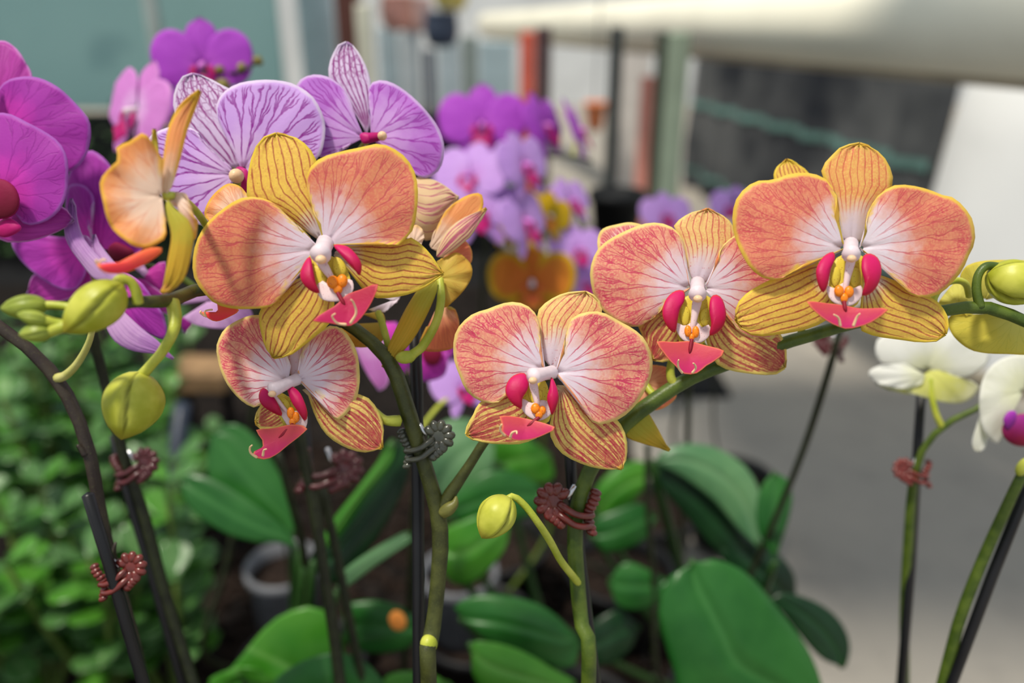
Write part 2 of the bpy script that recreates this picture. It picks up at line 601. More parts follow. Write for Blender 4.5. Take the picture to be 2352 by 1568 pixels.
# salmon orchid with yellow margin
petA = petal_mat('salmon_petal_warm', lin(236, 218, 236), lin(228, 152, 112), lin(242, 208, 78), lin(198, 74, 92), cr=11.5, ew=1.05,
                 NV=12, vw=0.14, stipple=lin(220, 112, 100), st=0.95, trans=0.3, edge_s=0.95, vs_=0.75)
petB = petal_mat('salmon_petal_pink', lin(240, 228, 244), lin(240, 178, 144), lin(244, 222, 134), lin(206, 58, 102), cr=10.5, ew=0.95,
                 NV=12, vw=0.15, stipple=lin(224, 98, 116), st=1.0, vs_=0.85, trans=0.3, edge_s=0.95)
petC = petal_mat('salmon_petal_coral', lin(240, 228, 244), lin(238, 158, 122), lin(244, 208, 84), lin(206, 72, 94), cr=11, ew=1.1,
                 NV=12, vw=0.13, stipple=lin(224, 108, 104), st=0.95, vs_=0.7, trans=0.3, edge_s=0.95)
sepA = petal_mat('gold_sepal_striped', lin(228, 212, 218), lin(244, 208, 92), lin(240, 214, 70), lin(170, 62, 60), cr=6, ew=0.9,
                 NV=9, vw=0.2, branch=0, spots=0.4, vs_=0.85, stipple=lin(226, 160, 90), st=0.5, fade=0.5, trans=0.3)
sepB = petal_mat('yellow_sepal_red_striped', lin(236, 220, 180), lin(244, 220, 124), lin(244, 224, 116), lin(186, 46, 76), cr=3.5, ew=0.9,
                 NV=10, vw=0.2, branch=1, spots=0.8, vs_=0.9, stipple=lin(222, 124, 108), st=0.45, fade=0.3, retic=0.5, trans=0.3)
sepD = petal_mat('pale_dorsal_sepal', lin(238, 226, 242), lin(246, 218, 140), lin(246, 226, 130), lin(208, 68, 90), cr=9, ew=0.8,
                 NV=10, vw=0.15, branch=0, spots=0.5, vs_=0.85, stipple=lin(238, 154, 120), st=0.7, fade=0.7, trans=0.3)
backY = petal_mat('yellow_petal_back', lin(222, 196, 92), lin(228, 176, 70), lin(232, 190, 70), lin(205, 130, 60), cr=8, ew=0.5, NV=7,
                  vw=0.12, vs_=0.25, trans=0.4)
backO = petal_mat('orange_petal_back', lin(250, 226, 206), lin(250, 180, 116), lin(250, 204, 70), lin(226, 120, 70), cr=8, ew=0.9, NV=7,
                  vw=0.15, vs_=0.35, trans=0.45)  # body colour lightened to imitate sunlight glowing through the petal
backG = petal_mat('green_yellow_sepal_back', lin(196, 190, 70), lin(222, 184, 62), lin(226, 190, 60), lin(190, 170, 50), cr=10, ew=0.5,
                  NV=7, vw=0.14, vs_=0.3, trans=0.4)
backP = petal_mat('peach_petal_back', lin(244, 190, 150), lin(244, 150, 108), lin(244, 180, 90), lin(210, 96, 96), cr=6, ew=0.5, NV=8,
                  vw=0.14, vs_=0.4, trans=0.4)
limeS = petal_mat('lime_sepal', lin(222, 214, 110), lin(226, 212, 88), lin(226, 206, 70), lin(180, 180, 60), cr=8, ew=0.5, NV=6,
                  vw=0.12, vs_=0.25, trans=0.4)
creamV = petal_mat('cream_petal_back_veined', lin(238, 214, 170), lin(236, 206, 164), lin(236, 214, 176), lin(190, 60, 128), cr=3, ew=0.4,
                   NV=7, vw=0.14, vs_=0.8, midw=0.5, trans=0.35)
# magenta, candy-striped, lilac, white
purA = petal_mat('magenta_petal', lin(226, 70, 200), lin(186, 62, 184), lin(196, 130, 220), lin(150, 30, 150), cr=9, ew=0.8, NV=8, vw=0.18,
                 vs_=0.5, trans=0.4, edge_s=0.6)
purS = petal_mat('magenta_sepal', lin(206, 60, 170), lin(196, 66, 176), lin(226, 160, 226), lin(160, 36, 140), cr=8, ew=0.6, NV=8, vw=0.18,
                 vs_=0.4, trans=0.4)
purB = petal_mat('candy_petal', lin(232, 200, 244), lin(216, 172, 240), lin(242, 228, 248), lin(150, 34, 156), cr=10, ew=1.0, NV=10, vw=0.25,
                 vs_=0.95, trans=0.35, fade=0.05)
purD = petal_mat('candy_dorsal_sepal', lin(236, 216, 244), lin(232, 212, 242), lin(240, 226, 246), lin(150, 30, 136), cr=6, ew=0.8, NV=7,
                 vw=0.3, vs_=0.95, trans=0.35, branch=0, retic=0.75, fade=0.05)
purC = petal_mat('candy_petal_soft', lin(226, 180, 242), lin(206, 130, 226), lin(232, 206, 244), lin(170, 52, 182), cr=11, ew=0.9, NV=10,
                 vw=0.2, vs_=0.85, trans=0.4, fade=0.05)
purL = petal_mat('lilac_petal_back', lin(226, 184, 232), lin(190, 124, 206), lin(214, 170, 226), lin(160, 90, 180), cr=14, ew=0.5, NV=7,
                 vw=0.14, vs_=0.3, trans=0.4)
vivid = petal_mat('violet_petal_plain', lin(206, 96, 224), lin(196, 84, 218), lin(208, 110, 226), lin(140, 30, 160), cr=10, ew=0.6, NV=7,
                  vw=0.15, vs_=0.3, trans=0.4)
lilac = petal_mat('lilac_petal_plain', lin(216, 164, 234), lin(214, 170, 238), lin(222, 190, 242), lin(176, 100, 210), cr=10, ew=0.6, NV=7,
                  vw=0.15, vs_=0.3, trans=0.4)
pinkP = petal_mat('pink_petal_pale', lin(238, 190, 240), lin(228, 150, 226), lin(236, 180, 236), lin(206, 80, 190), cr=12, ew=0.6, NV=7,
                  vw=0.15, vs_=0.35, trans=0.4)
yelP = petal_mat('golden_petal', lin(214, 120, 40), lin(206, 130, 34), lin(210, 176, 20), lin(180, 90, 30), cr=22, ew=5, NV=7, vw=0.2,
                 vs_=0.2, trans=0.35, edge_s=0.9)
yelS = petal_mat('yellow_petal_plain', lin(214, 176, 20), lin(218, 180, 16), lin(220, 186, 20), lin(190, 140, 20), cr=10, ew=1, NV=7, vw=0.2,
                 vs_=0.2, trans=0.35)
whitP = petal_mat('white_petal', lin(238, 238, 214), lin(240, 240, 236), lin(244, 244, 240), lin(222, 224, 206), cr=8, ew=0.5, NV=7, vw=0.16,
                  vs_=0.3, trans=0.4)
whitB = petal_mat('white_petal_green_base', lin(222, 222, 130), lin(236, 234, 204), lin(242, 242, 234), lin(214, 216, 160), cr=14, ew=0.5,
                  NV=7, vw=0.16, vs_=0.3, trans=0.4)


def lobe_mat(name, top, bottom, edge, rough=0.5, hot=None):
    n = N(name)
    uv = n.sep(n.coord('UV'))
    c = n.mix(n.ss(n.m('ADD', uv[1], n.m('MULTIPLY', n.m('SUBTRACT', n.noise(300), 0.5), 0.3)), 0.1, 0.9), top, bottom)
    c = n.mix(n.ss(uv[0], 0.88, 1.0), c, edge)
    return n.done(c, rough, 0.3, 0.2, bump=n.bump(n.noise(900, 2), 0.15, 0.0004))


sideM = lobe_mat('crimson_side_lobe', lin(206, 20, 100), lin(178, 12, 56), lin(220, 60, 60))
midM = lobe_mat('rose_midlobe', lin(208, 76, 84), lin(204, 44, 108), lin(232, 124, 88))
keelM = plain('dark_red_keel', lin(140, 20, 44), 0.5, 0.3, 0.05)
midD = lobe_mat('crimson_midlobe', lin(176, 30, 64), lin(194, 34, 92), lin(214, 90, 80))
midO = lobe_mat('orange_red_midlobe', lin(250, 110, 70), lin(250, 60, 80), lin(252, 150, 80))
darkM = lobe_mat('dark_magenta_lip', lin(140, 4, 64), lin(104, 2, 36), lin(150, 16, 80), rough=0.7)
magM = lobe_mat('magenta_lip', lin(196, 20, 120), lin(176, 10, 100), lin(210, 60, 150))
redM = lobe_mat('wine_lip', lin(150, 40, 130), lin(150, 20, 60), lin(160, 60, 90))
colM = plain('white_column', lin(244, 228, 236), 0.4, 0.4, 0.04, 300, trans=0.25)
capM = plain('cream_anther_cap', lin(246, 208, 166), 0.4, 0.4, 0.03, 300, trans=0.2)
n = N('orange_callus')
callM = n.done(n.mix(n.ss(n.voro(1500, n.coord()), 0.12, 0.3, 1.0, 0.0), lin(240, 132, 16), lin(190, 70, 24)), 0.4, 0.4)
n = N('spotted_throat')
thrM = n.done(n.mix(n.m('MULTIPLY', n.ss(n.voro(1400, n.coord()), 0.1, 0.26, 1.0, 0.0), 0.8), lin(224, 200, 70), lin(150, 60, 30)), 0.45, 0.3, 0.15)
n = N('pale_lip_claw')
clawM = n.done(n.mix(n.m('MULTIPLY', n.ss(n.voro(1300, n.coord()), 0.1, 0.25, 1.0, 0.0), 0.6), lin(240, 214, 216), lin(190, 60, 90)), 0.45, 0.3, 0.2)
tendM = plain('cream_tendril', lin(246, 206, 160), 0.4, 0.3, 0.05)


def stem_mat(name, c1, c2, scale=160, rough=0.42):
    n = N(name)
    f = n.noise(scale, 4); g = n.noise(1800, 2)
    c = n.mix(n.ss(f, 0.3, 0.7), c1, c2)
    c = n.mix(n.m('MULTIPLY', n.ss(g, 0.6, 0.75), 0.22), c, lin(120, 130, 66))
    return n.done(c, rough, 0.35, bump=n.bump(n.m('ADD', f, n.m('MULTIPLY', g, 0.4)), 0.25, 0.0008))


stemG = stem_mat('olive_green_stem', lin(58, 78, 20), lin(84, 102, 32))
stemO = stem_mat('dark_olive_stem', lin(50, 54, 22), lin(74, 78, 34))
stemB = stem_mat('brown_purple_stem', lin(46, 36, 34), lin(62, 54, 44))
stemK = stem_mat('dark_green_stem', lin(24, 28, 16), lin(38, 44, 24))
pedG = stem_mat('lime_pedicel', lin(158, 168, 48), lin(190, 192, 78))
pedP = stem_mat('pale_pedicel', lin(196, 190, 118), lin(180, 178, 96))
bractM = stem_mat('olive_bract', lin(98, 98, 46), lin(124, 120, 60))
stakeM = plain('black_plastic_stake', lin(20, 20, 24), 0.38, 0.4, 0.1, 80)
n = N('yellow_green_bud')
uvb = n.sep(n.coord('UV'))
bc = n.mix(n.ss(n.noise(120, 3), 0.3, 0.7), lin(168, 172, 46), lin(204, 204, 84))
bc = n.mix(n.ss(uvb[0], 0.01, 0.07, 0.75, 0.0), bc, lin(112, 112, 26))
bc = n.mix(n.ss(uvb[1], 0.75, 1.0), bc, lin(160, 150, 50))
budM = n.done(bc, 0.4, 0.35, 0.15, bump=n.bump(n.noise(900, 2), 0.08, 0.0004))
budG = stem_mat('small_green_bud', lin(120, 136, 44), lin(150, 160, 62))
budB = stem_mat('brown_green_bud', lin(104, 96, 44), lin(140, 128, 60))
clipR = plain('maroon_plastic', lin(112, 40, 34), 0.28, 0.5, 0.12, 200, coat=0.3)
clipD = plain('dark_maroon_plastic', lin(84, 26, 32), 0.3, 0.5, 0.12, 200, coat=0.3)
clipG = plain('olive_black_plastic', lin(72, 74, 62), 0.26, 0.55, 0.12, 200, coat=0.4)
pinM = plain('bright_spring_steel', lin(215, 215, 220), 0.25, 0.5, 0.05, 100, metal=1.0)


def leaf_mat(name, c1, c2, rib, rough=0.34, trans=0.15, spec=0.4):
    n = N(name)
    uv = n.sep(n.coord('UV')); t, s = uv[0], uv[1]
    f = n.noise(28, 3)
    c = n.mix(n.ss(f, 0.3, 0.7), c1, c2)
    md = n.m('MULTIPLY', n.m('ABSOLUTE', n.m('SUBTRACT', t, 0.5)), n.attr('wid'))
    c = n.mix(n.m('MULTIPLY', n.ss(md, 0.6, 3.0, 1.0, 0.0), 0.5), c, rib)
    lines = n.m('SINE', n.m('MULTIPLY', t, 90.0))
    return n.done(c, rough, spec, trans, bump=n.bump(n.m('ADD', n.m('MULTIPLY', lines, 0.2), n.noise(200, 2)), 0.05, 0.001))


leafG = leaf_mat('glossy_green_leaf', lin(26, 84, 28), lin(44, 104, 40), lin(62, 120, 58))
leafB = leaf_mat('bright_green_leaf', lin(50, 122, 26), lin(80, 146, 46), lin(110, 164, 80), trans=0.3)
leafD = leaf_mat('dark_green_leaf', lin(12, 44, 20), lin(22, 60, 28), lin(34, 76, 40))
leafS = leaf_mat('grey_green_leaf', lin(72, 116, 76), lin(96, 138, 92), lin(112, 150, 108))
leafU = leaf_mat('green_leaf_underside', lin(34, 66, 28), lin(46, 84, 34), lin(56, 92, 40))
kalM = leaf_mat('succulent_leaf', lin(52, 96, 46), lin(88, 132, 70), lin(110, 146, 88), rough=0.28, trans=0.15, spec=0.5)
kalB = leaf_mat('succulent_leaf_fresh', lin(54, 118, 30), lin(88, 148, 46), lin(104, 158, 66), rough=0.3, trans=0.25, spec=0.5)

potK = plain('black_nursery_pot', lin(22, 22, 24), 0.5, 0.3, 0.1, 40)
potC = plain('grey_clear_pot', lin(128, 130, 136), 0.3, 0.5, 0.08, 40, trans=0.3)
barkM = plain('bark_potting_mix', lin(46, 36, 31), 0.9, 0.1, 0.25, 180)

# ------------------------------------------------------------------ setting: floor, beds, back walls, beam, post
n = N('concrete')
gc = n.coord()
c1 = n.mix(n.ss(n.noise(1.6, 5, gc, 0.6), 0.35, 0.7), lin(144, 139, 132), lin(158, 151, 141))
c1 = n.mix(n.m('MULTIPLY', n.ss(n.noise(9, 5, gc, 0.7), 0.45, 0.75), 0.45), c1, lin(120, 116, 112))
floorM = n.done(c1, 0.8, 0.2, bump=n.bump(n.noise(120, 4, gc), 0.2, 0.003))
fv, ff, fu = box_geo(-6, 6, -2.0, 7.0, -0.05, 0.0)
tag(mk('floor', fv, ff, floorM, smooth=False, origin=(0, 0, 0)), 'grey concrete greenhouse floor', kind='structure')

# direction in which the rail, post line and dark cloth recede
AZ = math.radians(-8.63)
ud = np.array([math.sin(AZ), math.cos(AZ), 0.0]); nd = np.array([math.cos(AZ), -math.sin(AZ), 0.0])


def along(L, s, z):
    return nd * L + ud * s + np.array([0, 0, z])


# dark bark bed on the left and in the middle
a0 = on_floor(1480, 1568); a1 = on_floor(1440, 900)
soilM = plain('dark_bark_soil', lin(36, 31, 29), 0.95, 0.1, 0.3, 60)
bedv = [(-2.6, -0.5), (0.10, -0.5), (a0.x, a0.y), (a1.x, a1.y), (0.28, 2.0), (-2.6, 2.0)]
bz = 0.012
v = [(x, y, 0.0) for x, y in bedv] + [(x, y, bz) for x, y in bedv]
nb = len(bedv)
f = [tuple(range(nb, 2 * nb)), tuple(range(nb - 1, -1, -1))] + [(i, (i + 1) % nb, nb + (i + 1) % nb, nb + i) for i in range(nb)]
tag(mk('ground', v, f, soilM, smooth=False, origin=(0, 0, 0)), 'dark bark soil under the potted orchids', kind='structure')
# loose chips
cv, cf = [], []
k = 0
for i in range(2600):
    x, y = random.uniform(-0.62, 0.20), random.uniform(0.42, 1.15)
    sx, sy, sz = random.uniform(.004, .012), random.uniform(.003, .008), random.uniform(.002, .005)
    bv, bf, _ = box_geo(-sx, sx, -sy, sy, -sz, sz)
    E = np.array(Euler((random.uniform(-.5, .5), random.uniform(-.5, .5), random.uniform(0, 6.3))).to_matrix())
    cv.append(bv @ E.T + np.array([x, y, bz + sz * 0.6])); cf += [tuple(q + k for q in ff_) for ff_ in bf]; k += 8
chips = mk('bark_chips', np.vstack(cv), cf, [barkM], smooth=False, origin=(0, 0.8, bz))
tag(chips, 'brown bark chips scattered over the dark soil', 'bark', kind='stuff')

# teal plastic sheet wall far left, pale wall beyond
n = N('teal_plastic_sheet')
tc = n.coord()
c1 = n.mix(n.ss(n.noise(1.3, 4, tc), 0.3, 0.7), lin(146, 186, 186), lin(164, 200, 198))
c1 = n.mix(n.m('MULTIPLY', n.ss(n.noise(3.4, 3, tc), 0.6, 0.74), 0.4), c1, lin(100, 140, 148))
tealM = n.done(c1, 0.35, 0.4, 0.35)
pL = P(-900, 300, 2.6); pR = P(700, 300, 2.6)
wy = 2.45
tv, tf, _ = box_geo(-3.6, -0.68, wy, wy + 0.02, 0.42, 2.6)
tag(mk('wall_back', tv, tf, tealM, smooth=False), 'teal translucent plastic sheet wall', kind='structure')
farM = plain('pale_far_wall', lin(226, 228, 230), 0.8, 0.2, 0.06, 2.0)
tv, tf, _ = box_geo(-5.5, 6.0, 6.7, 6.8, 0, 3.0)
tag(mk('wall_far', tv, tf, farM, smooth=False), 'pale wall at the far end of the greenhouse', kind='structure')
lowM = plain('black_weed_cloth', lin(20, 21, 24), 0.8, 0.2, 0.1, 6)
tv, tf, _ = box_geo(-3.6, -0.02, 2.30, 2.34, 0, 0.42)
tag(mk('wall_low', tv, tf, lowM, smooth=False), 'low black cloth skirt under the teal sheet', kind='structure')
tv, tf, _ = box_geo(-2.8, 0.42, 1.35, 2.30, 0.0, 0.010)
tag(mk('trim_1', tv, tf, lowM, smooth=False), 'black weed cloth laid on the floor behind the orchids', kind='structure')

# dark shade cloth at the right with a pale green seam, parallel to the white rail
n = N('black_shade_cloth')
tc = n.coord()
c1 = n.mix(n.ss(n.noise(2.2, 4, tc, 0.6), 0.35, 0.7), lin(34, 38, 46), lin(96, 98, 100))
wv = n.t.nodes.new('ShaderNodeTexWave'); wv.inputs['Scale'].default_value = 60; n.lk(tc, wv.inputs['Vector'])
clothM = n.done(c1, 0.75, 0.25, bump=n.bump(wv.outputs[0], 0.2, 0.002))
NS = 40
SL = 1.25
top, bot = [], []
rows = []
for r_, z in enumerate(np.linspace(0.0, 0.60, 8)):
    row = []
    for i in range(NS):
        s = 1.68 + (3.25 - 1.68) * i / (NS - 1)
        wob = 0.02 * math.sin(i * 1.1 + r_ * 0.35) + 0.012 * math.sin(i * 2.3 - r_ * 0.6)
        row.append(along(SL + wob, s, z))
    rows.append(row)
A = np.array(rows)
B_ = A + nd * 0.004
idx = np.arange(8 * NS).reshape(8, NS)
q = np.stack([idx[:-1, :-1], idx[:-1, 1:], idx[1:, 1:], idx[1:, :-1]], -1).reshape(-1, 4)
cl = mk('shade_cloth', np.vstack([A.reshape(-1, 3), B_.reshape(-1, 3)]), np.vstack([q, q[:, ::-1] + 8 * NS]), clothM)
tag(cl, 'black shade cloth hanging below the white rail', 'cloth')
seamM = plain('green_seam_thread', lin(108, 146, 140), 0.7, 0.2, 0.15, 8)


def wob_at(s, z):
    i = (s - 1.68) / (3.25 - 1.68) * (NS - 1); r_ = z / 0.60 * 7
    return 0.02 * math.sin(i * 1.1 + r_ * 0.35) + 0.012 * math.sin(i * 2.3 - r_ * 0.6)


def seam(z, s0, s1, r):
    pts = [along(SL - 0.006 + wob_at(s, z), s, z) for s in np.linspace(s0, s1, 60)]
    a = [p + np.array([0, 0, r]) for p in pts]; b = [p - np.array([0, 0, r]) for p in pts]
    a2 = [p + nd * 0.004 for p in a]; b2 = [p + nd * 0.004 for p in b]
    v_ = np.array(a + b + a2 + b2); m_ = 60
    f_ = []
    for i in range(m_ - 1):
        f_ += [(i, i + 1, m_ + i + 1, m_ + i), (2 * m_ + i, 3 * m_ + i, 3 * m_ + i + 1, 2 * m_ + i + 1),
               (i, 2 * m_ + i, 2 * m_ + i + 1, i + 1), (m_ + i, m_ + i + 1, 3 * m_ + i + 1, 3 * m_ + i)]
    return mk('seam', v_, f_, seamM, cl, smooth=False)


seam(CH - 0.332, 1.70, 3.2, 0.012)
seam(CH - 0.60, 1.70, 3.2, 0.008)

# white rail: a long round beam receding to the left, with a brownish lower lip
railM = plain('cream_white_paint', lin(236, 232, 214), 0.5, 0.3, 0.04, 3)
lipM = plain('grimy_cream_paint', lin(176, 164, 142), 0.6, 0.3, 0.12, 6)
RLAT = 1.10
ra, rb_ = P(2560, 57, 0.90), P(1120, 57, 4.75)
rail = empty('rail', (ra + rb_) / 2, label='long round cream-white rail along the right side', cat='rail')
tube('beam', rail, [ra + (rb_ - ra) * t for t in np.linspace(0, 1, 8)], [0.068] * 8, railM, 28, None)
dn = np.array([0.0, 0.012, -0.066])
tube('lower_lip', rail, [ra + (rb_ - ra) * t + dn for t in np.linspace(0, 1, 8)], [0.014] * 8, lipM, 12, None)
post_c = P(2405, 300, 1.52)
pz = P(2350, 120, 1.52)[2]
post = empty('rail_post', (post_c[0], post_c[1], 0), label='thick white post beside the near end of the cream rail', cat='post')
lv, lf, lu = lathe_geo([(0.001, 0), (0.205, 0.0), (0.200, 0.05), (0.165, pz * 0.75), (0.145, pz - 0.01), (0.138, pz), (0.001, pz)], (post_c[0], post_c[1], 0), 30)
mk('shaft', lv, lf, plain('white_post_paint', lin(232, 233, 234), 0.55, 0.3, 0.03, 4), post)
lv, lf, lu = lathe_geo([(0.03, 0), (0.215, 0.0), (0.215, 0.03), (0.205, 0.036), (0.03, 0.036)], (post_c[0], post_c[1], 0), 30)
mk('foot_flange', lv, lf, lipM, post)
# unseen panel added above the frame, sized and placed to shade the floor
shadePanelM = plain('white_roof_panel', lin(232, 234, 236), 0.7, 0.2, 0.03, 3, trans=0.8)
bv, bf, bu = box_geo(-0.46, 0.15, 0.20, 0.98, 2.30, 2.31)
tag(mk('roof', bv, bf, shadePanelM, smooth=False), 'roof panel of the greenhouse', kind='structure')

# ------------------------------------------------------------------ things beyond: posts, pots, hanging goods
def post_thing(name, label, cat, x0, x1, y0, y1, d, col, cap=None, depth=None):
    """An upright bar between two picture columns, from height y1 up to y0, at distance d."""
    a = P(x0, y1, d); b = P(x1, y0, d)
    wdt = abs(b[0] - a[0])
    zt, zb = max(a[2], b[2]), min(a[2], b[2])
    yc = (a[1] + b[1]) / 2
    dp = depth or wdt * 0.8
    root = empty(name, ((a[0] + b[0]) / 2, yc, zb), label=label, cat=cat)
    bv, bf, bu = box_geo(a[0], b[0], yc - dp / 2, yc + dp / 2, zb, zt, min(wdt, dp) * 0.15)
    m = plain(name + '_paint', col, 0.6, 0.3, 0.06, 12)
    mk('shaft', bv, bf, m, root, smooth=False)
    e = wdt * 0.12
    bv, bf, bu = box_geo(a[0] - e, b[0] + e, yc - dp / 2 - e, yc + dp / 2 + e, zb - 0.004, zb + 0.03, 0.004)
    mk('base_plate', bv, bf, m, root, smooth=False)
    return root


def fy(d_, px=1176):
    """Picture row where an upright at distance d_ meets the floor."""
    z = CH / d_
    # depth d: height drop = d*(SP + (py-784)/FPX*CP)
    return 784 + FPX * (CH / d_ - SP) / CP


post_thing('window_panel', 'pale blue-white upright panel at the end of the teal sheet', 'panel', 700, 776, -260, fy(2.6), 2.6, lin(214, 232, 238))
post_thing('wooden_post', 'dark brown upright post beside the pale panel', 'post', 783, 838, -260, fy(2.4), 2.4, lin(96, 58, 50))
post_thing('cream_post', 'narrow cream post right of the dark brown post', 'post', 838, 870, 10, fy(2.3), 2.3, lin(222, 220, 200))
post_thing('thin_pole', 'thin pale pole standing in front of the teal sheet', 'pole', 366, 394, -200, fy(2.2), 2.2, lin(176, 186, 182))
cols = [(880, 925, 60, lin(188, 206, 214)), (930, 972, 70, lin(206, 216, 222)), (980, 1004, 110, lin(92, 104, 122)), (1010, 1062, 90, lin(206, 222, 230)),
        (1066, 1098, 80, lin(150, 164, 160)), (1102, 1180, 92, lin(192, 214, 222))]
labs = ['pale blue-grey board, leftmost of the upright boards below the rail end', 'whitish board second from left below the rail end',
        'narrow dark slate board between two whitish boards', 'whitish blue board right of the dark slate board',
        'grey-green board right of a whitish blue board', 'wide pale blue board beside the red-orange strip']
for (x0, x1, y0, c_), lb in zip(cols, labs):
    post_thing('upright_board', lb, 'board', x0, x1, y0, fy(2.9), 2.9, c_, depth=0.03)['group'] = 'upright boards below the rail end'
post_thing('orange_strip', 'red-orange upright strip standing left of the maroon post', 'strip', 1194, 1228, 70, fy(2.4), 2.4, lin(226, 104, 84), depth=0.03)
post_thing('maroon_post', 'dark maroon post right of the red-orange strip', 'post', 1230, 1262, 60, fy(2.5), 2.5, lin(84, 62, 66))
post_thing('dark_pole', 'dark grey pole rising behind the black pot', 'pole', 1388, 1416, 60, fy(1.9), 1.9, lin(62, 66, 66))
post_thing('green_grey_post', 'grey-green streaked post at the left edge of the black shade cloth', 'post', 1512, 1556, 70, fy(1.75), 1.75, lin(150, 164, 144))
post_thing('dark_side_post', 'dark green-grey post left of the streaked post', 'post', 1488, 1510, 70, fy(1.8), 1.8, lin(74, 82, 70))
post_thing('cream_screen', 'bright cream screen between the dark pole and the dark post', 'screen', 1418, 1486, 100, fy(3.2), 3.2, lin(236, 228, 222), depth=0.03)
post_thing('salmon_board', 'salmon pink board standing in front of the cream screen', 'board', 1462, 1492, 170, fy(2.6), 2.6, lin(228, 150, 136), depth=0.02)


def lathe_thing(name, label, cat, px, py, d, prof_px, col, group=None, rough=0.5, spec=0.3):
    """A turned vessel; profile rows are (radius px, height px above its base)."""
    c_ = P(px, py, d); k_ = d / FPX
    root = empty(name, c_, label=label, cat=cat, group=group)
    lv, lf, lu = lathe_geo([(r_ * k_, z_ * k_) for r_, z_ in prof_px], c_, 24)
    mk('body', lv, lf, plain(name + '_skin', col, rough, spec, 0.08, 20), root)
    return root, c_, k_


r_, c_, k_ = lathe_thing('orange_pot', 'small orange pot hanging left of the dark grey pole', 'pot', 1366, 300, 2.2,
                         [(1, 0), (14, 0), (20, 25), (24, 55), (26, 57), (26, 64), (22, 64), (20, 55), (1, 50)], lin(246, 146, 96))
tube('hanger', r_, [c_ + np.array([0, 0, 60 * k_]), c_ + np.array([0, 0, 300 * k_])], 0.002, stakeM, 6, None)
r_, c_, k_ = lathe_thing('black_pot', 'large black nursery pot behind the lilac orchids', 'pot', 1412, 560, 1.3,
                         [(1, 0), (48, 0), (58, 100), (64, 102), (64, 122), (58, 122), (56, 110), (1, 105)], lin(18, 18, 20))
bz_ = c_[2]
# stand under the black pot
st = empty('pot_stand', (c_[0], c_[1], 0), label='dark wire stand under the large black pot', cat='stand')
lv, lf, lu = lathe_geo([(0.001, bz_ - 0.012), (0.05, bz_ - 0.012), (0.05, bz_ - 0.001), (0.001, bz_ - 0.001)], (c_[0], c_[1], 0), 20)
mk('top_plate', lv, lf, stakeM, st)
for k in range(3):
    a = 2.1 * k + 0.4
    tube('leg', st, [(c_[0] + 0.04 * math.cos(a), c_[1] + 0.04 * math.sin(a), bz_ - 0.01), (c_[0] + 0.07 * math.cos(a), c_[1] + 0.07 * math.sin(a), 0.0)], 0.004, stakeM, 8, None)
for (px, py, d, col, lb, gp) in [(915, 70, 2.5, lin(244, 178, 164), 'pink-white bag hanging at the top beside the cream post', 0),
                                 (1015, 108, 2.3, lin(70, 80, 100), 'dark blue hanging basket at the left end of the rail', 0),
                                 (1036, 24, 2.4, lin(226, 208, 120), 'pale yellow basket hanging at the top edge', 0),
                                 (955, 74, 2.8, lin(236, 196, 190), 'pale rose bag hanging left of the dark blue basket', 0)]:
    r_, c_, k_ = lathe_thing('hanging_bag', lb, 'bag', px, py, d, [(1, 0), (24, 0), (36, 14), (40, 40), (36, 70), (38, 74), (34, 76), (30, 60), (1, 55)], col, group='bags and baskets hanging at the top')
    tube('hanger', r_, [c_ + np.array([0, 0, 60 * k_]), c_ + np.array([0, 0, 330 * k_])], 0.002, stakeM, 6, None)

# ------------------------------------------------------------------ orchid building blocks
POTS = []


def free_spot(x, y, r=0.128):
    x0, y0 = x, y
    for k in range(400):
        a = k * 2.4; q_ = 0.004 * k ** 0.75 * 2
        x, y = x0 + q_ * math.cos(a), y0 + abs(q_ * math.sin(a)) * (1 if k % 3 else -0.4)
        if all((x - u) ** 2 + (y - v) ** 2 > r * r for u, v in POTS): break
    POTS.append((x, y))
    return np.array([x, y])


def pot_parts(plant, x, y, mat, h=0.11, r=0.058):
    lv, lf, lu = lathe_geo([(0.001, 0.012), (r * 0.72, 0.012), (r * 0.98, h - 0.012), (r * 1.06, h - 0.01), (r * 1.06, h), (r * 0.97, h), (r * 0.95, h - 0.02)], (x, y, 0), 28)
    mk('pot', lv, lf, mat, plant)
    lv, lf, lu = lathe_geo([(0.001, h - 0.010), (r * 0.5, h - 0.008), (r * 0.952, h - 0.018)], (x, y, 0), 24)
    mk('potting_mix', lv, lf, barkM, plant)


def plant_at(x, y, label, group=None):
    return empty('potted_orchid', (x, y, 0.0), label=label, cat='orchid', group=group or 'potted orchids on the greenhouse floor')


LOCAL = {}


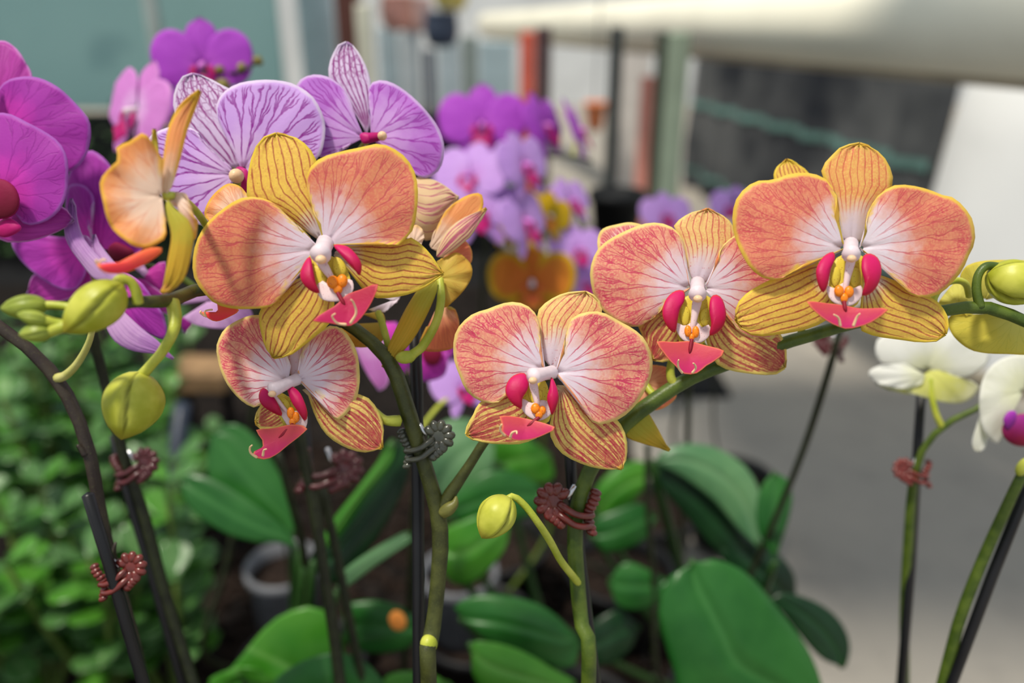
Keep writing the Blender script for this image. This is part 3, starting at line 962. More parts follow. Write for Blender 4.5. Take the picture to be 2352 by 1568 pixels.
def lip_parts(fl, d, F, g, c, side=sideM, mid=midM):
    """Column, side lobes, throat, callus, midlobe and tendrils of a traced bloom."""
    k = d / FPX
    col = F['col']
    (bx, by), (tx, ty), rp = col
    pa = P(bx, by, d + 0.001); pm = P((bx + tx) / 2, (by + ty) / 2, d - 0.005); pb = P(tx, ty, d - 0.0085)
    tube('column', fl, [pa, pm, pb], [rp * k * 0.85, rp * k * 0.8, rp * k * 1.0], colM, 14, 12)
    v_, f_, u_ = ell_geo(P(tx + 1, ty + rp * 0.5, d - 0.0092 - rp * k * 0.55), (rp * k * 0.52, rp * k * 0.42, rp * k * 0.46), (0, -1, 0.2), 14, 10)
    mk('anther_cap', fl and v_, f_, capM, fl, uv=u_)
    cl_, cr_ = np.mean(F['side'][0], 0), np.mean(F['side'][1], 0)
    cc = (cl_ + cr_) / 2; hw = 0.40 * np.linalg.norm(cr_ - cl_)
    cy1 = max(q_[1] + q_[3] for q_ in F['callus']); cy0 = ty + rp * 0.2
    mx_ = np.mean([q_[0] for q_ in F['callus']])
    pillow('lip_base', fl, [(cc[0] - hw, (cy0 + cy1) / 2 - 12), (tx - hw * 0.7, cy0), (tx + hw * 0.7, cy0), (cc[0] + hw, (cy0 + cy1) / 2 - 12), (mx_ + hw * 0.8, cy1), (mx_, cy1 + 14), (mx_ - hw * 0.8, cy1)], thrM, d, 0.9, 0.8, off=-2.2, g=(0, -2))
    pillow('column_foot', fl, [(tx - rp * 0.5, ty + rp * 0.6), (tx + rp * 0.5, ty + rp * 0.6), ((tx + mx_) / 2 + rp * 0.42, (ty + cy0 + cy1) / 3 + rp * 0.6), (mx_ + rp * 0.2, cy1 - rp * 0.9), (mx_ - rp * 0.2, cy1 - rp * 0.9), ((tx + mx_) / 2 - rp * 0.42, (ty + cy0 + cy1) / 3 + rp * 0.6)], clawM, d, 0.9, 0.4, off=-4.4)
    for s_ in F['side']:
        pillow('side_lobe', fl, s_, side, d, 1.6, 0.4, off=-5.5, g=(0, -3), bend=-0.8)
    if 'throat' in F:
        for s_ in F['throat']:
            pillow('throat', fl, s_, thrM, d, 0.9, 0.4, off=-3.2)
    if 'claw' in F:
        pillow('claw', fl, F['claw'], clawM, d, 0.8, 0.5, off=-4.2, g=(0, -3))
    if 'callus' in F:
        for (cx, cy, r1, r2) in F['callus']:
            v_, f_, u_ = ell_geo(P(cx, cy, d - 0.0058), (r1 * k * 0.9, r1 * k * 0.7, r2 * k * 0.95), (0, 0.38, 0.92), 12, 8)
            mk('callus', v_, f_, callM, fl, uv=u_)
    pillow('midlobe', fl, F['mid'], mid, d, 0.35, 0.3, off=-6.6, g=(0, -3.0), bend=0.0, fold=F.get('fold', 2.6))
    mc_ = np.mean(F['mid'], 0)
    tube('keel', fl, [P(mx_, cy1 - 4, d - 0.0062), P((mx_ + mc_[0]) / 2, (cy1 + mc_[1]) / 2, d - 0.0068), P(mx_ + (mc_[0] - mx_) * 0.75, cy1 + (mc_[1] - cy1) * 0.75, d - 0.0069)], [0.0006, 0.0006, 0.0002], keelM, 8, 10)
    for tp in F.get('tend', []):
        pts = [P(x_, y_, d - 0.0105 - 0.0012 * i) for i, (x_, y_) in enumerate(tp)]
        tube('tendril', fl, pts, np.linspace(0.00045, 0.00022, len(pts)), tendM, 6, 14)


def bloom(plant, F):
    d = F['d']; c = F['c']; g = F.get('g', (0, 1.0))
    fl = empty('flower', V(c[0], c[1], d), plant, label=F.get('label'))
    for q in F['parts']:
        kw = dict(q[3]) if len(q) > 3 else {}
        mats = kw.pop('mats', F['mats'][q[0]])
        mode = kw.pop('mode', 'fan' if q[0] == 'petal' else 'strip')
        off = kw.pop('off', 0.0 if q[0] == 'petal' else 3.0)
        kw.setdefault('bulge', 2.2 if q[0] == 'petal' else 1.6)
        kw.setdefault('lean', 1.0)
        kw.setdefault('nt', 34 if mode == 'fan' else 16)
        lab = kw.pop('label', None)
        o = sheet(q[0], fl, q[1], q[2], mats, d, mode, off=off, g=kw.pop('g', g), c=c, **kw)
        if lab: o['label'] = lab
    if 'col' in F:
        lip_parts(fl, d, F, g, c, F.get('sidem', sideM), F.get('midm', midM))
    return fl

# ------------------------------------------------------------------ central salmon orchid
F1 = dict(d=0.2315, c=(745, 565), label='front salmon bloom with gold margins and crimson lip, the largest of the centre spray',
    mats={'petal': [petA, backY], 'sepal': [sepA, backY]},
    parts=[
     ('sepal', (742, 558), [(700, 530), (640, 490), (578, 470), (567, 453), (569, 400), (580, 353), (599, 322), (635, 307), (677, 314), (709, 338), (729, 374), (746, 440), (752, 515)], dict(tip=7, bulge=2.6)),
     ('sepal', (760, 582), [(797, 565), (855, 555), (918, 553), (944, 545), (970, 563), (996, 592), (1018, 628), (996, 643), (965, 664), (923, 680), (871, 685), (845, 677), (815, 641), (785, 604)], dict(tip=6)),
     ('sepal', (738, 602), [(693, 636), (651, 656), (610, 690), (594, 724), (599, 761), (609, 798), (628, 821), (661, 819), (693, 798), (724, 772), (756, 745), (768, 709), (764, 667), (752, 630)], dict(tip=6, bulge=2.4)),
     ('petal', (738, 572), [(705, 540), (682, 520), (651, 489), (630, 466), (594, 453), (552, 455), (510, 481), (473, 515), (450, 557), (442, 604), (447, 641), (468, 672), (494, 697), (536, 709), (583, 709), (620, 704), (641, 688), (656, 655), (677, 622), (703, 594)], dict(lean=0.5)),
     ('petal', (745, 566), [(740, 536), (735, 510), (719, 479), (709, 447), (703, 411), (714, 382), (740, 361), (782, 348), (829, 338), (865, 330), (892, 335), (923, 353), (944, 377), (954, 400), (960, 437), (957, 489), (949, 526), (928, 552), (912, 562), (871, 559), (818, 557), (776, 562)], dict(lean=0.5)),
    ],
    col=((748, 556), (736, 584), 24),
    side=[[(712, 589), (697, 605), (689, 630), (695, 650), (714, 668), (734, 673), (726, 650), (720, 620)],
          [(766, 562), (797, 565), (820, 586), (831, 609), (826, 634), (815, 620), (800, 605), (782, 585)]],
    throat=[[(722, 610), (720, 640), (735, 668), (750, 650), (745, 620)], [(768, 590), (765, 620), (778, 640), (795, 625), (790, 600)]],
    claw=[(735, 640), (728, 668), (745, 690), (790, 690), (812, 665), (806, 640), (780, 650), (756, 655)],
    callus=[(765, 648, 16, 16), (786, 645, 14, 16), (776, 664, 12, 12)],
    mid=[(718, 737), (745, 716), (772, 700), (795, 677), (830, 664), (868, 651), (857, 688), (834, 725), (813, 745), (792, 749), (755, 742)],
    tend=[[(795, 745), (775, 742), (763, 727), (770, 720)], [(805, 742), (818, 718), (812, 695), (806, 688)]], midm=midD)

F2 = dict(d=0.247, c=(670, 880), label='smaller salmon-pink bloom facing left under the front bloom',
    mats={'petal': [petB, backP], 'sepal': [sepB, backY]},
    parts=[
     ('sepal', (672, 872), [(655, 830), (648, 790), (660, 750), (690, 735), (706, 770), (700, 820), (692, 860)], dict(mats=[sepD, backP])),
     ('sepal', (690, 892), [(760, 885), (818, 903), (848, 915), (871, 947), (882, 986), (877, 1028), (845, 1039), (808, 1033), (766, 1012), (740, 986), (719, 944), (706, 905)], dict(tip=5)),
     ('sepal', (672, 905), [(610, 915), (594, 939), (588, 965), (596, 985), (635, 985), (661, 968), (672, 940)], dict(tip=2)),
     ('petal', (662, 876), [(668, 840), (652, 795), (628, 745), (604, 726), (580, 723), (546, 735), (515, 756), (499, 787), (497, 808), (505, 845), (518, 876), (536, 902), (562, 926), (588, 936), (604, 921), (614, 902), (640, 888)], dict(lean=0.5, g=(-2, 1))),
     ('petal', (684, 872), [(690, 834), (695, 803), (709, 782), (735, 761), (761, 748), (787, 756), (808, 782), (821, 813), (826, 850), (826, 881), (818, 918), (797, 949), (782, 962), (769, 965), (763, 944), (745, 915), (720, 890)], dict(lean=-1.0, g=(2, 1), ruffle=0.9)),
    ],
    col=((684, 870), (624, 896), 17),
    side=[[(604, 890), (594, 908), (600, 928), (620, 944), (648, 955), (640, 930), (624, 905)],
          [(659, 885), (677, 890), (693, 908), (706, 945), (701, 967), (684, 945), (667, 918)]],
    throat=[[(640, 910), (634, 930), (650, 955), (668, 950), (662, 920)]],
    claw=[(628, 925), (648, 958), (668, 985), (700, 985), (706, 955), (690, 945), (660, 940)],
    callus=[(668, 948, 10, 14), (680, 958, 9, 13), (672, 968, 9, 9)],
    mid=[(588, 987), (625, 983), (672, 974), (706, 981), (694, 997), (661, 1023), (635, 1044), (609, 1055), (583, 1049), (579, 1038), (600, 1033), (603, 1012)],
    tend=[[(590, 1050), (576, 1040), (574, 1028), (579, 1022)], [(604, 1046), (606, 1034), (612, 1031)]])

F4 = dict(d=0.241, c=(1262, 860), label='salmon-pink bloom low in the middle with pale yellow margins',
    mats={'petal': [petB, backP], 'sepal': [sepB, backY]},
    parts=[
     ('sepal', (1268, 850), [(1245, 815), (1237, 760), (1233, 722), (1244, 703), (1265, 687), (1296, 675), (1345, 671), (1370, 685), (1383, 712), (1372, 750), (1335, 800), (1292, 845)], dict(tip=6, mats=[sepD, backP])),
     ('sepal', (1252, 892), [(1150, 905), (1103, 923), (1087, 951), (1075, 975), (1071, 997), (1087, 1010), (1121, 1018), (1158, 1020), (1191, 1020), (1216, 1013), (1238, 1000), (1256, 950)], dict(tip=4)),
     ('sepal', (1272, 882), [(1280, 900), (1272, 930), (1264, 966), (1262, 994), (1277, 1027), (1302, 1049), (1341, 1067), (1375, 1076), (1403, 1079), (1428, 1076), (1439, 1055), (1441, 1018), (1433, 987), (1415, 960), (1380, 930), (1320, 890)], dict(tip=9)),
     ('petal', (1253, 850), [(1240, 834), (1238, 791), (1240, 749), (1231, 721), (1210, 701), (1182, 693), (1152, 697), (1121, 709), (1087, 720), (1060, 742), (1046, 764), (1041, 791), (1043, 828), (1054, 859), (1066, 889), (1081, 908), (1109, 923), (1130, 926), (1155, 917), (1167, 896), (1185, 877), (1218, 862)], dict(g=(-1.5, 1))),
     ('petal', (1274, 856), [(1296, 810), (1299, 782), (1305, 749), (1314, 730), (1332, 720), (1357, 715), (1381, 716), (1403, 726), (1424, 738), (1455, 755), (1479, 776), (1492, 801), (1499, 828), (1497, 859), (1485, 889), (1470, 917), (1449, 942), (1427, 960), (1406, 968), (1381, 975), (1360, 969), (1351, 954), (1345, 935), (1329, 911), (1308, 889), (1290, 872)], dict(g=(0.5, 1), ruffle=0.7)),
    ],
    col=((1270, 854), (1223, 864), 19),
    side=[[(1204, 856), (1179, 862), (1164, 880), (1161, 902), (1173, 923), (1188, 935), (1199, 938), (1200, 915), (1212, 895), (1214, 874)],
          [(1266, 865), (1277, 883), (1283, 908), (1279, 932), (1268, 954), (1262, 938), (1256, 914), (1262, 890)]],
    throat=[[(1218, 892), (1214, 908), (1226, 928), (1242, 922), (1244, 898)]],
    claw=[(1200, 915), (1198, 938), (1215, 958), (1240, 966), (1266, 950), (1262, 925), (1244, 918), (1222, 925)],
    callus=[(1230, 938, 12, 13), (1246, 942, 9, 11), (1238, 952, 10, 10)],
    mid=[(1147, 956), (1173, 955), (1204, 960), (1231, 966), (1253, 972), (1277, 983), (1253, 997), (1228, 1007), (1204, 1011), (1182, 1011), (1164, 1001), (1152, 991), (1153, 973)],
    tend=[[(1160, 1000), (1150, 990), (1149, 980), (1153, 974)], [(1172, 1004), (1176, 994), (1186, 990), (1187, 996)]])

F6 = dict(d=0.262, c=(1010, 620), g=(0, 0), label='yellow bloom seen from behind, right of the front bloom',
    mats={'petal': [backY, backY], 'sepal': [backG, backY]},
    parts=[
     ('petal', (990, 570), [(986, 562), (1017, 494), (1038, 471), (1069, 450), (1101, 443), (1110, 458), (1106, 482), (1070, 525), (1010, 580)], dict(mats=[backO, backO], off=3, ruffle=0.4, bulge=1)),
     ('petal', (1003, 590), [(1001, 583), (1022, 536), (1059, 503), (1117, 478), (1096, 520), (1080, 544), (1075, 548), (1043, 575), (1012, 592)], dict(mats=[creamV, backY], off=0, bulge=2, mode='strip', tip=3)),
     ('petal', (1000, 610), [(1030, 585), (1042, 566), (1064, 550), (1083, 573), (1081, 605), (1050, 615)], dict(mats=[backP, backP], off=5)),
     ('petal', (1005, 640), [(1003, 600), (1030, 586), (1052, 580), (1080, 604), (1084, 632), (1069, 662), (1040, 693), (1020, 706), (1010, 680)], dict(off=1, ruffle=0.8)),
     ('petal', (1010, 690), [(1022, 714), (1043, 712), (1055, 745), (1040, 800), (965, 802), (985, 751)], dict(mats=[backP, backY], off=6)),
     ('petal', (880, 740), [(834, 722), (876, 718), (884, 766), (862, 793), (813, 796), (780, 770), (786, 745)], dict(mats=[backY, backY], off=6, ruffle=0.3)),
     ('petal', (900, 690), [(845, 711), (881, 716), (913, 690), (920, 670), (870, 680)], dict(mats=[petB, backP], off=1, bulge=0.5)),
     ('petal', (950, 560), [(930, 545), (938, 530), (954, 516), (970, 526), (974, 545), (968, 560)], dict(mats=[backO, backO], off=-3, bulge=0.6)),
     ('sepal', (1004, 640), [(1006, 660), (996, 690), (975, 735), (949, 780), (913, 820), (879, 843), (892, 793), (923, 725), (944, 688), (968, 655)], dict(tip=5, off=-5, bulge=3)),
     ('sepal', (930, 470), [(945, 410), (991, 411), (1028, 430), (1053, 453), (1036, 484), (1005, 542), (975, 552), (950, 528), (945, 470)], dict(mats=[creamV, creamV], mode='strip', tip=3, nt=22, off=9, bulge=5, label='cream sepal with magenta veins')),
    ])

F7 = dict(d=0.206, c=(375, 450), g=(0, 0), label='orange bloom seen side-on, lit through, at the left end of the spray',
    mats={'petal': [backO, backO], 'sepal': [backG, backO]},
    parts=[
     ('petal', (372, 450, 0), [(372, 366), (357, 337), (336, 309), (321, 307), (300, 323), (268, 337), (271, 366), (246, 391), (229, 419), (237, 466), (245, 501), (261, 530), (293, 555), (321, 569), (350, 564), (378, 541), (380, 501)], dict(off=-1, lean=-4, ruffle=0.9, bulge=1.5)),
     ('sepal', (380, 450), [(366, 441), (372, 380), (385, 297), (402, 259), (429, 230), (459, 208), (446, 248), (431, 298), (416, 359), (402, 409), (393, 434)], dict(tip=5, off=2, mats=[backO, backG])),
     ('sepal', (366, 400), [(350, 334), (354, 296), (362, 334), (368, 366), (372, 385)], dict(tip=1, off=2, mats=[backG, backG], bulge=0.3)),
     ('sepal', (384, 455), [(380, 470), (384, 500), (393, 540), (386, 591), (371, 672), (393, 669), (421, 644), (434, 609), (443, 566), (446, 537), (431, 501), (407, 484)], dict(tip=4, off=-3)),
     ('petal', (400, 455), [(405, 440), (432, 466), (450, 505), (454, 523), (446, 551), (434, 540), (415, 500)], dict(off=4, mats=[backO, petA])),
     ('sepal', (385, 450), [(376, 447), (400, 441), (424, 446), (432, 470), (420, 480), (395, 470)], dict(off=4, tip=3, bulge=0.4, mats=[backO, backO])),
    ])

F8 = dict(d=0.246, c=(560, 500), g=(0, 0), label='orange bloom almost hidden behind the front bloom',
    mats={'petal': [backO, backO], 'sepal': [backG, backO]},
    parts=[('petal', (565, 505), [(500, 520), (470, 497), (478, 463), (502, 435), (526, 421), (552, 428), (568, 447), (590, 480)], dict(ruffle=0.8))])

root_xy = P(985, 1568, 0.268)
pA = plant_at(root_xy[0], root_xy[1], 'salmon orchid with gold margins and a forked olive stem in the centre')
POTS.append((root_xy[0], root_xy[1])); pot_parts(pA, root_xy[0], root_xy[1], potC)
flA = [bloom(pA, q) for q in (F1, F2, F4, F6, F7, F8)]
ppA = [(130, 752, 0.200, 1.0), (180, 735, 0.202, 1.2), (250, 702, 0.204, 1.5), (310, 693, 0.207, 1.6), (390, 690, 0.220, 1.9), (460, 664, 0.237, 2.0), (540, 668, 0.246, 2.0), (640, 700, 0.252, 2.0), (740, 716, 0.256, 2.0),
       (800, 745, 0.258, 2.1), (850, 782, 0.258, 2.2), (882, 812, 0.258, 2.4), (905, 850, 0.258, 2.6), (920, 890, 0.258, 2.6), (942, 960, 0.259, 2.7), (964, 1030, 0.261, 2.6), (985, 1100, 0.262, 2.6),
       (1006, 1175, 0.264, 2.8), (1012, 1250, 0.265, 2.8), (1006, 1330, 0.266, 2.7), (1000, 1400, 0.267, 2.6), (990, 1475, 0.267, 2.9), (985, 1568, 0.268, 2.8)]
pts, rad = stem_to_ground(ppA)
tube('stem', pA, pts, rad, stemO, 14, 90)
ptube('branch', pA, [(1008, 1190, 0.264, 2.4), (1030, 1140, 0.263, 2.3), (1050, 1110, 0.262, 2.0), (1080, 1065, 0.260, 1.7), (1112, 1015, 0.258, 1.6), (1160, 950, 0.254, 1.6), (1215, 890, 0.250, 1.6), (1262, 862, 0.244, 1.6)], stemO)
o = ptube('bract', pA, [(1016, 1178, 0.2625, 2.0), (1030, 1168, 0.2615, 2.3), (1044, 1156, 0.261, 1.5), (1048, 1140, 0.261, 0.4)], bractM, 10, 14)
v_, f_, u_ = ell_geo(P(985, 1478, 0.2645), (0.0030, 0.0032, 0.0034), (0, 0, 1), 14, 10)
o = mk('node', v_, f_, pedG, pA, uv=u_); o['label'] = 'pale green node on the stem'
ptube('pedicel', pA, [(936, 823, 0.256, 2.0), (950, 812, 0.256, 1.6), (972, 793, 0.256, 1.5), (1001, 742, 0.256, 1.4), (1013, 688, 0.257, 1.4), (1010, 640, 0.26, 1.3)], pedG)
v_, f_, u_ = ell_geo(P(932, 820, 0.2555), (0.0022, 0.0022, 0.0034), (1, 0, 0.1), 12, 8)
mk('node', v_, f_, pedG, pA, uv=u_)
ptube('pedicel', pA, [(918, 966, 0.256, 1.9), (900, 966, 0.255, 1.8), (880, 962, 0.255, 1.5), (840, 930, 0.256, 1.4), (760, 890, 0.254, 1.4), (695, 875, 0.250, 1.4)], pedG)
ptube('pedicel', pA, [(376, 452, 0.208, 1.1), (395, 449, 0.210, 1.2), (420, 458, 0.218, 1.15), (448, 482, 0.230, 1.1), (475, 520, 0.240, 1.1), (520, 600, 0.244, 1.2), (545, 668, 0.244, 1.3)], pedG)
ptube('pedicel', pA, [(748, 566, 0.234, 1.3), (745, 600, 0.244, 1.3), (735, 660, 0.252, 1.3), (735, 712, 0.256, 1.4)], pedG)
ptube('pedicel', pA, [(565, 505, 0.2475, 1.2), (580, 580, 0.249, 1.2), (590, 680, 0.248, 1.2)], pedG)
o = ptube('pedicel', pA, [(868, 715, 0.262, 1.1), (880, 750, 0.262, 1.2), (893, 800, 0.261, 1.2), (900, 840, 0.259, 1.2)], pedG)
# orange lips of the side-on blooms
o = pillow('midlobe', flA[4], [(221, 606), (236, 624), (264, 629), (296, 624), (343, 601), (374, 577), (370, 568), (340, 570), (300, 588), (270, 603), (240, 606)], midO, 0.206, 1.0, 0.5, off=-6, g=(6, 0))
tube('tendril', flA[4], [P(236, 616, 0.200), P(228, 604, 0.199), (P(236, 596, 0.199)), P(243, 598, 0.199)], 0.0003, tendM, 6, 12)
tube('tendril', flA[4], [P(228, 612, 0.199), P(220, 600, 0.198), P(224, 597, 0.198)], 0.0003, tendM, 6, 10)
pillow('midlobe', flA[5], [(462, 716), (478, 731), (499, 738), (530, 726), (549, 712), (525, 696), (499, 692), (500, 712), (482, 722)], midO, 0.246, 0.8, 0.4, off=-4)
tube('tendril', flA[5], [P(474, 728, 0.241), P(470, 716, 0.240), P(478, 712, 0.240), P(488, 711, 0.240)], 0.0003, tendM, 6, 12)
tube('tendril', flA[5], [P(470, 726, 0.241), P(460, 718, 0.240), P(462, 714, 0.240)], 0.0003, tendM, 6, 10)
# buds at the left tip of the spray
bud(pA, (284, 652), (146, 764), 0.203, 0.199, 112, budM, spin=0.8, label='fat yellow-green bud, largest of the tip cluster')
ptube('pedicel', pA, [(316, 696, 0.207, 1.5), (312, 668, 0.206, 1.4), (298, 646, 0.205, 1.3), (276, 642, 0.204, 1.4), (266, 655, 0.203, 1.5)], pedG)
bud(pA, (112, 700), (0, 708), 0.203, 0.200, 60, budG, spin=0.2)
ptube('pedicel', pA, [(190, 728, 0.2025, 1.2), (160, 706, 0.203, 1.1), (125, 701, 0.203, 1.1), (104, 701, 0.203, 1.2)], pedG)
bud(pA, (112, 738), (38, 720), 0.199, 0.197, 38, budG, spin=0.5)
ptube('pedicel', pA, [(165, 745, 0.201, 1.1), (130, 741, 0.200, 1.1), (104, 735, 0.199, 1.2)], pedG)
bud(pA, (122, 760), (42, 768), 0.200, 0.198, 48, budG, spin=0.9)
ptube('pedicel', pA, [(168, 745, 0.201, 1.5), (140, 752, 0.200, 1.5), (112, 761, 0.200, 1.6)], pedG)
bud(pA, (326, 852), (278, 1010), 0.222, 0.219, 138, budM, spin=2.2, label='fat yellow-green bud hanging alone on a lime stalk')
ptube('pedicel', pA, [(396, 692, 0.220, 1.9), (402, 730, 0.218, 1.8), (396, 765, 0.216, 1.5), (372, 808, 0.218, 1.4), (345, 840, 0.220, 1.4), (326, 862, 0.222, 1.6)], pedG)

# ------------------------------------------------------------------ right salmon orchid on an arching stem
F3 = dict(d=0.252, c=(1603, 668), label='pink-salmon bloom second from the right on the arching stem',
    mats={'petal': [petB, backP], 'sepal': [sepB, backY]},
    parts=[
     ('sepal', (1602, 660), [(1582, 625), (1570, 570), (1555, 535), (1548, 517), (1566, 500), (1592, 486), (1625, 480), (1655, 491), (1677, 508), (1692, 537), (1690, 575), (1660, 615), (1630, 642)], dict(tip=6, mats=[sepD, backP])),
     ('sepal', (1590, 692), [(1513, 708), (1468, 745), (1475, 770), (1485, 795), (1496, 822), (1513, 832), (1535, 829), (1565, 815), (1588, 760)], dict(tip=4)),
     ('sepal', (1612, 692), [(1615, 740), (1623, 787), (1645, 835), (1684, 852), (1737, 859), (1781, 857), (1802, 844), (1808, 813), (1798, 775), (1770, 740), (1720, 712), (1660, 690)], dict(tip=6)),
     ('petal', (1587, 662), [(1578, 633), (1571, 590), (1573, 563), (1561, 537), (1539, 519), (1509, 511), (1474, 515), (1430, 533), (1399, 550), (1373, 572), (1359, 603), (1355, 633), (1362, 673), (1377, 704), (1403, 730), (1430, 743), (1460, 752), (1487, 739), (1513, 717), (1531, 686), (1560, 671)], dict(g=(-1, 1))),
     ('petal', (1616, 662), [(1636, 629), (1653, 585), (1662, 563), (1680, 546), (1693, 539), (1728, 546), (1763, 581), (1785, 630), (1800, 690), (1800, 745), (1783, 775), (1757, 780), (1732, 778), (1702, 763), (1686, 745), (1660, 715), (1635, 685)], dict(g=(1.5, 1))),
    ],
    col=((1602, 650), (1602, 676), 20),
    side=[[(1570, 667), (1548, 669), (1528, 690), (1521, 721), (1531, 748), (1550, 764), (1556, 739), (1562, 710), (1573, 688)],
          [(1632, 684), (1645, 676), (1660, 688), (1668, 721), (1662, 748), (1645, 766), (1629, 770), (1633, 745), (1629, 712)]],
    throat=[[(1566, 700), (1562, 725), (1570, 748), (1582, 740), (1584, 712)], [(1610, 715), (1608, 738), (1618, 752), (1630, 735), (1628, 708)]],
    claw=[(1552, 740), (1556, 765), (1575, 785), (1606, 788), (1630, 770), (1630, 745), (1614, 752), (1596, 735), (1574, 748)],
    callus=[(1580, 760, 9, 14), (1598, 762, 9, 14), (1589, 774, 7, 9)],
    mid=[(1508, 784), (1548, 785), (1583, 783), (1618, 792), (1665, 806), (1645, 827), (1623, 840), (1605, 855), (1588, 860), (1566, 857), (1555, 844), (1537, 827), (1520, 805)],
    tend=[[(1567, 856), (1559, 845), (1557, 832), (1559, 826)], [(1590, 856), (1598, 845), (1595, 836), (1592, 834)]])

F5 = dict(d=0.2335, c=(1957, 572), label='coral bloom with yellow margins, rightmost of the open blooms',
    mats={'petal': [petC, backY], 'sepal': [sepA, backY]},
    parts=[
     ('sepal', (1956, 568), [(1930, 537), (1921, 493), (1908, 445), (1890, 405), (1889, 383), (1908, 361), (1934, 339), (1974, 330), (2005, 339), (2031, 361), (2046, 388), (2052, 418), (2042, 440), (2012, 470), (1998, 505), (1984, 546)], dict(tip=7, mats=[petal_mat('gold_dorsal_sepal', lin(236, 222, 240), lin(246, 200, 116), lin(244, 214, 84), lin(214, 94, 86), cr=9.5, ew=1.0, NV=10, vw=0.16, branch=0, vs_=0.75, stipple=lin(238, 140, 100), st=0.7, fade=0.8), backY])),
     ('sepal', (1938, 622), [(1873, 601), (1825, 616), (1759, 647), (1715, 673), (1690, 703), (1690, 735), (1705, 758), (1735, 772), (1775, 770), (1820, 763), (1865, 752), (1905, 730), (1925, 690)], dict(tip=5)),
     ('sepal', (1978, 622), [(2030, 634), (2080, 655), (2141, 684), (2167, 708), (2176, 739), (2171, 767), (2149, 783), (2110, 786), (2066, 780), (2022, 774), (1978, 759), (1975, 720), (1978, 680)], dict(tip=5)),
     ('petal', (1942, 572), [(1924, 540), (1917, 490), (1919, 449), (1904, 418), (1882, 403), (1847, 396), (1807, 401), (1776, 413), (1741, 415), (1711, 432), (1689, 462), (1682, 502), (1686, 537), (1697, 568), (1715, 603), (1737, 629), (1759, 640), (1790, 642), (1816, 625), (1847, 607), (1886, 594), (1920, 584)], dict(lean=0.5)),
     ('petal', (1972, 570), [(1989, 533), (1996, 490), (2009, 458), (2040, 431), (2066, 424), (2101, 427), (2136, 436), (2163, 447), (2191, 454), (2215, 476), (2233, 502), (2240, 537), (2237, 563), (2224, 590), (2211, 620), (2189, 647), (2167, 669), (2141, 681), (2110, 682), (2084, 669), (2062, 647), (2040, 625), (2022, 603), (1994, 582)], dict(lean=0.5)),
    ],
    col=((1954, 560), (1955, 584), 20),
    side=[[(1914, 578), (1892, 588), (1875, 616), (1877, 647), (1890, 672), (1901, 655), (1908, 620), (1918, 594)],
          [(1983, 587), (2000, 582), (2018, 594), (2025, 620), (2018, 651), (2000, 674), (1979, 678), (1986, 651), (1978, 616)]],
    throat=[[(1914, 615), (1908, 640), (1918, 660), (1930, 640), (1928, 616)], [(1952, 618), (1950, 645), (1962, 660), (1976, 645), (1974, 618)]],
    claw=[(1898, 655), (1905, 685), (1925, 700), (1955, 702), (1980, 680), (1978, 655), (1958, 662), (1938, 648), (1918, 662)],
    callus=[(1927, 668, 12, 14), (1950, 670, 12, 14), (1939, 684, 10, 12)],
    mid=[(1853, 692), (1899, 696), (1934, 700), (1978, 708), (2040, 708), (2018, 730), (1991, 745), (1952, 755), (1934, 753), (1904, 740), (1873, 717)],
    tend=[[(1930, 748), (1926, 730), (1915, 722)], [(1960, 748), (1968, 728), (1975, 720)]])

F9 = dict(d=0.268, c=(1500, 900), g=(0, 0), label='bloom facing away behind the low middle bloom, yellow sepal hanging down',
    mats={'petal': [backP, backP], 'sepal': [backG, backG]},
    parts=[('sepal', (1440, 930), [(1433, 990), (1449, 1009), (1510, 1028), (1538, 1034), (1501, 966), (1478, 935)], dict(tip=3, off=-2)),
           ('petal', (1480, 880), [(1490, 836), (1537, 847), (1553, 896), (1550, 917), (1522, 938), (1492, 942), (1460, 930)], dict(off=1)),
           ('sepal', (1440, 860), [(1380, 800), (1360, 850), (1420, 930), (1460, 920)], dict(off=3))])
F10 = dict(d=0.262, c=(1820, 470), g=(0, 0), label='golden bloom tip peeping above the coral bloom',
    mats={'petal': [backY, backY], 'sepal': [sepA, backY]},
    parts=[('sepal', (1830, 480), [(1779, 415), (1783, 384), (1807, 367), (1829, 375), (1857, 396), (1870, 440)], dict(tip=2))])
F11 = dict(d=0.262, c=(1450, 600), g=(0, 0), label='peach petal edge peeping over the pink-salmon bloom',
    mats={'petal': [petB, backP], 'sepal': [sepD, backP]},
    parts=[('petal', (1470, 620), [(1385, 620), (1372, 562), (1381, 528), (1417, 515), (1455, 511), (1500, 530), (1520, 580)])])
F12 = dict(d=0.262, c=(2260, 720), g=(0, 0), label='half-open lime-yellow bloom at the right edge, seen from behind',
    mats={'petal': [limeS, limeS], 'sepal': [limeS, limeS]},
    parts=[('sepal', (2340, 720), [(2275, 722), (2218, 722), (2178, 730), (2187, 767), (2218, 797), (2256, 810), (2313, 813), (2370, 812), (2380, 780)], dict(mode='fan', off=-1, bulge=3)),
           ('petal', (2260, 690), [(2206, 640), (2207, 627), (2225, 608), (2264, 598), (2330, 597), (2380, 604), (2380, 660)], dict(off=6, bulge=3)),
           ('petal', (2200, 700), [(2150, 708), (2158, 690), (2180, 662), (2199, 648), (2226, 664), (2240, 690), (2220, 712)], dict(off=3, bulge=4))])
rb = P(1352, 1568, 0.272)
pB = plant_at(rb[0], rb[1], 'pink-salmon orchid whose arching green stem sweeps to the right edge')
pot_parts(pB, rb[0], rb[1], potC); POTS.append((rb[0], rb[1]))
flB = [bloom(pB, q) for q in (F3, F5, F9, F10, F11, F12)]
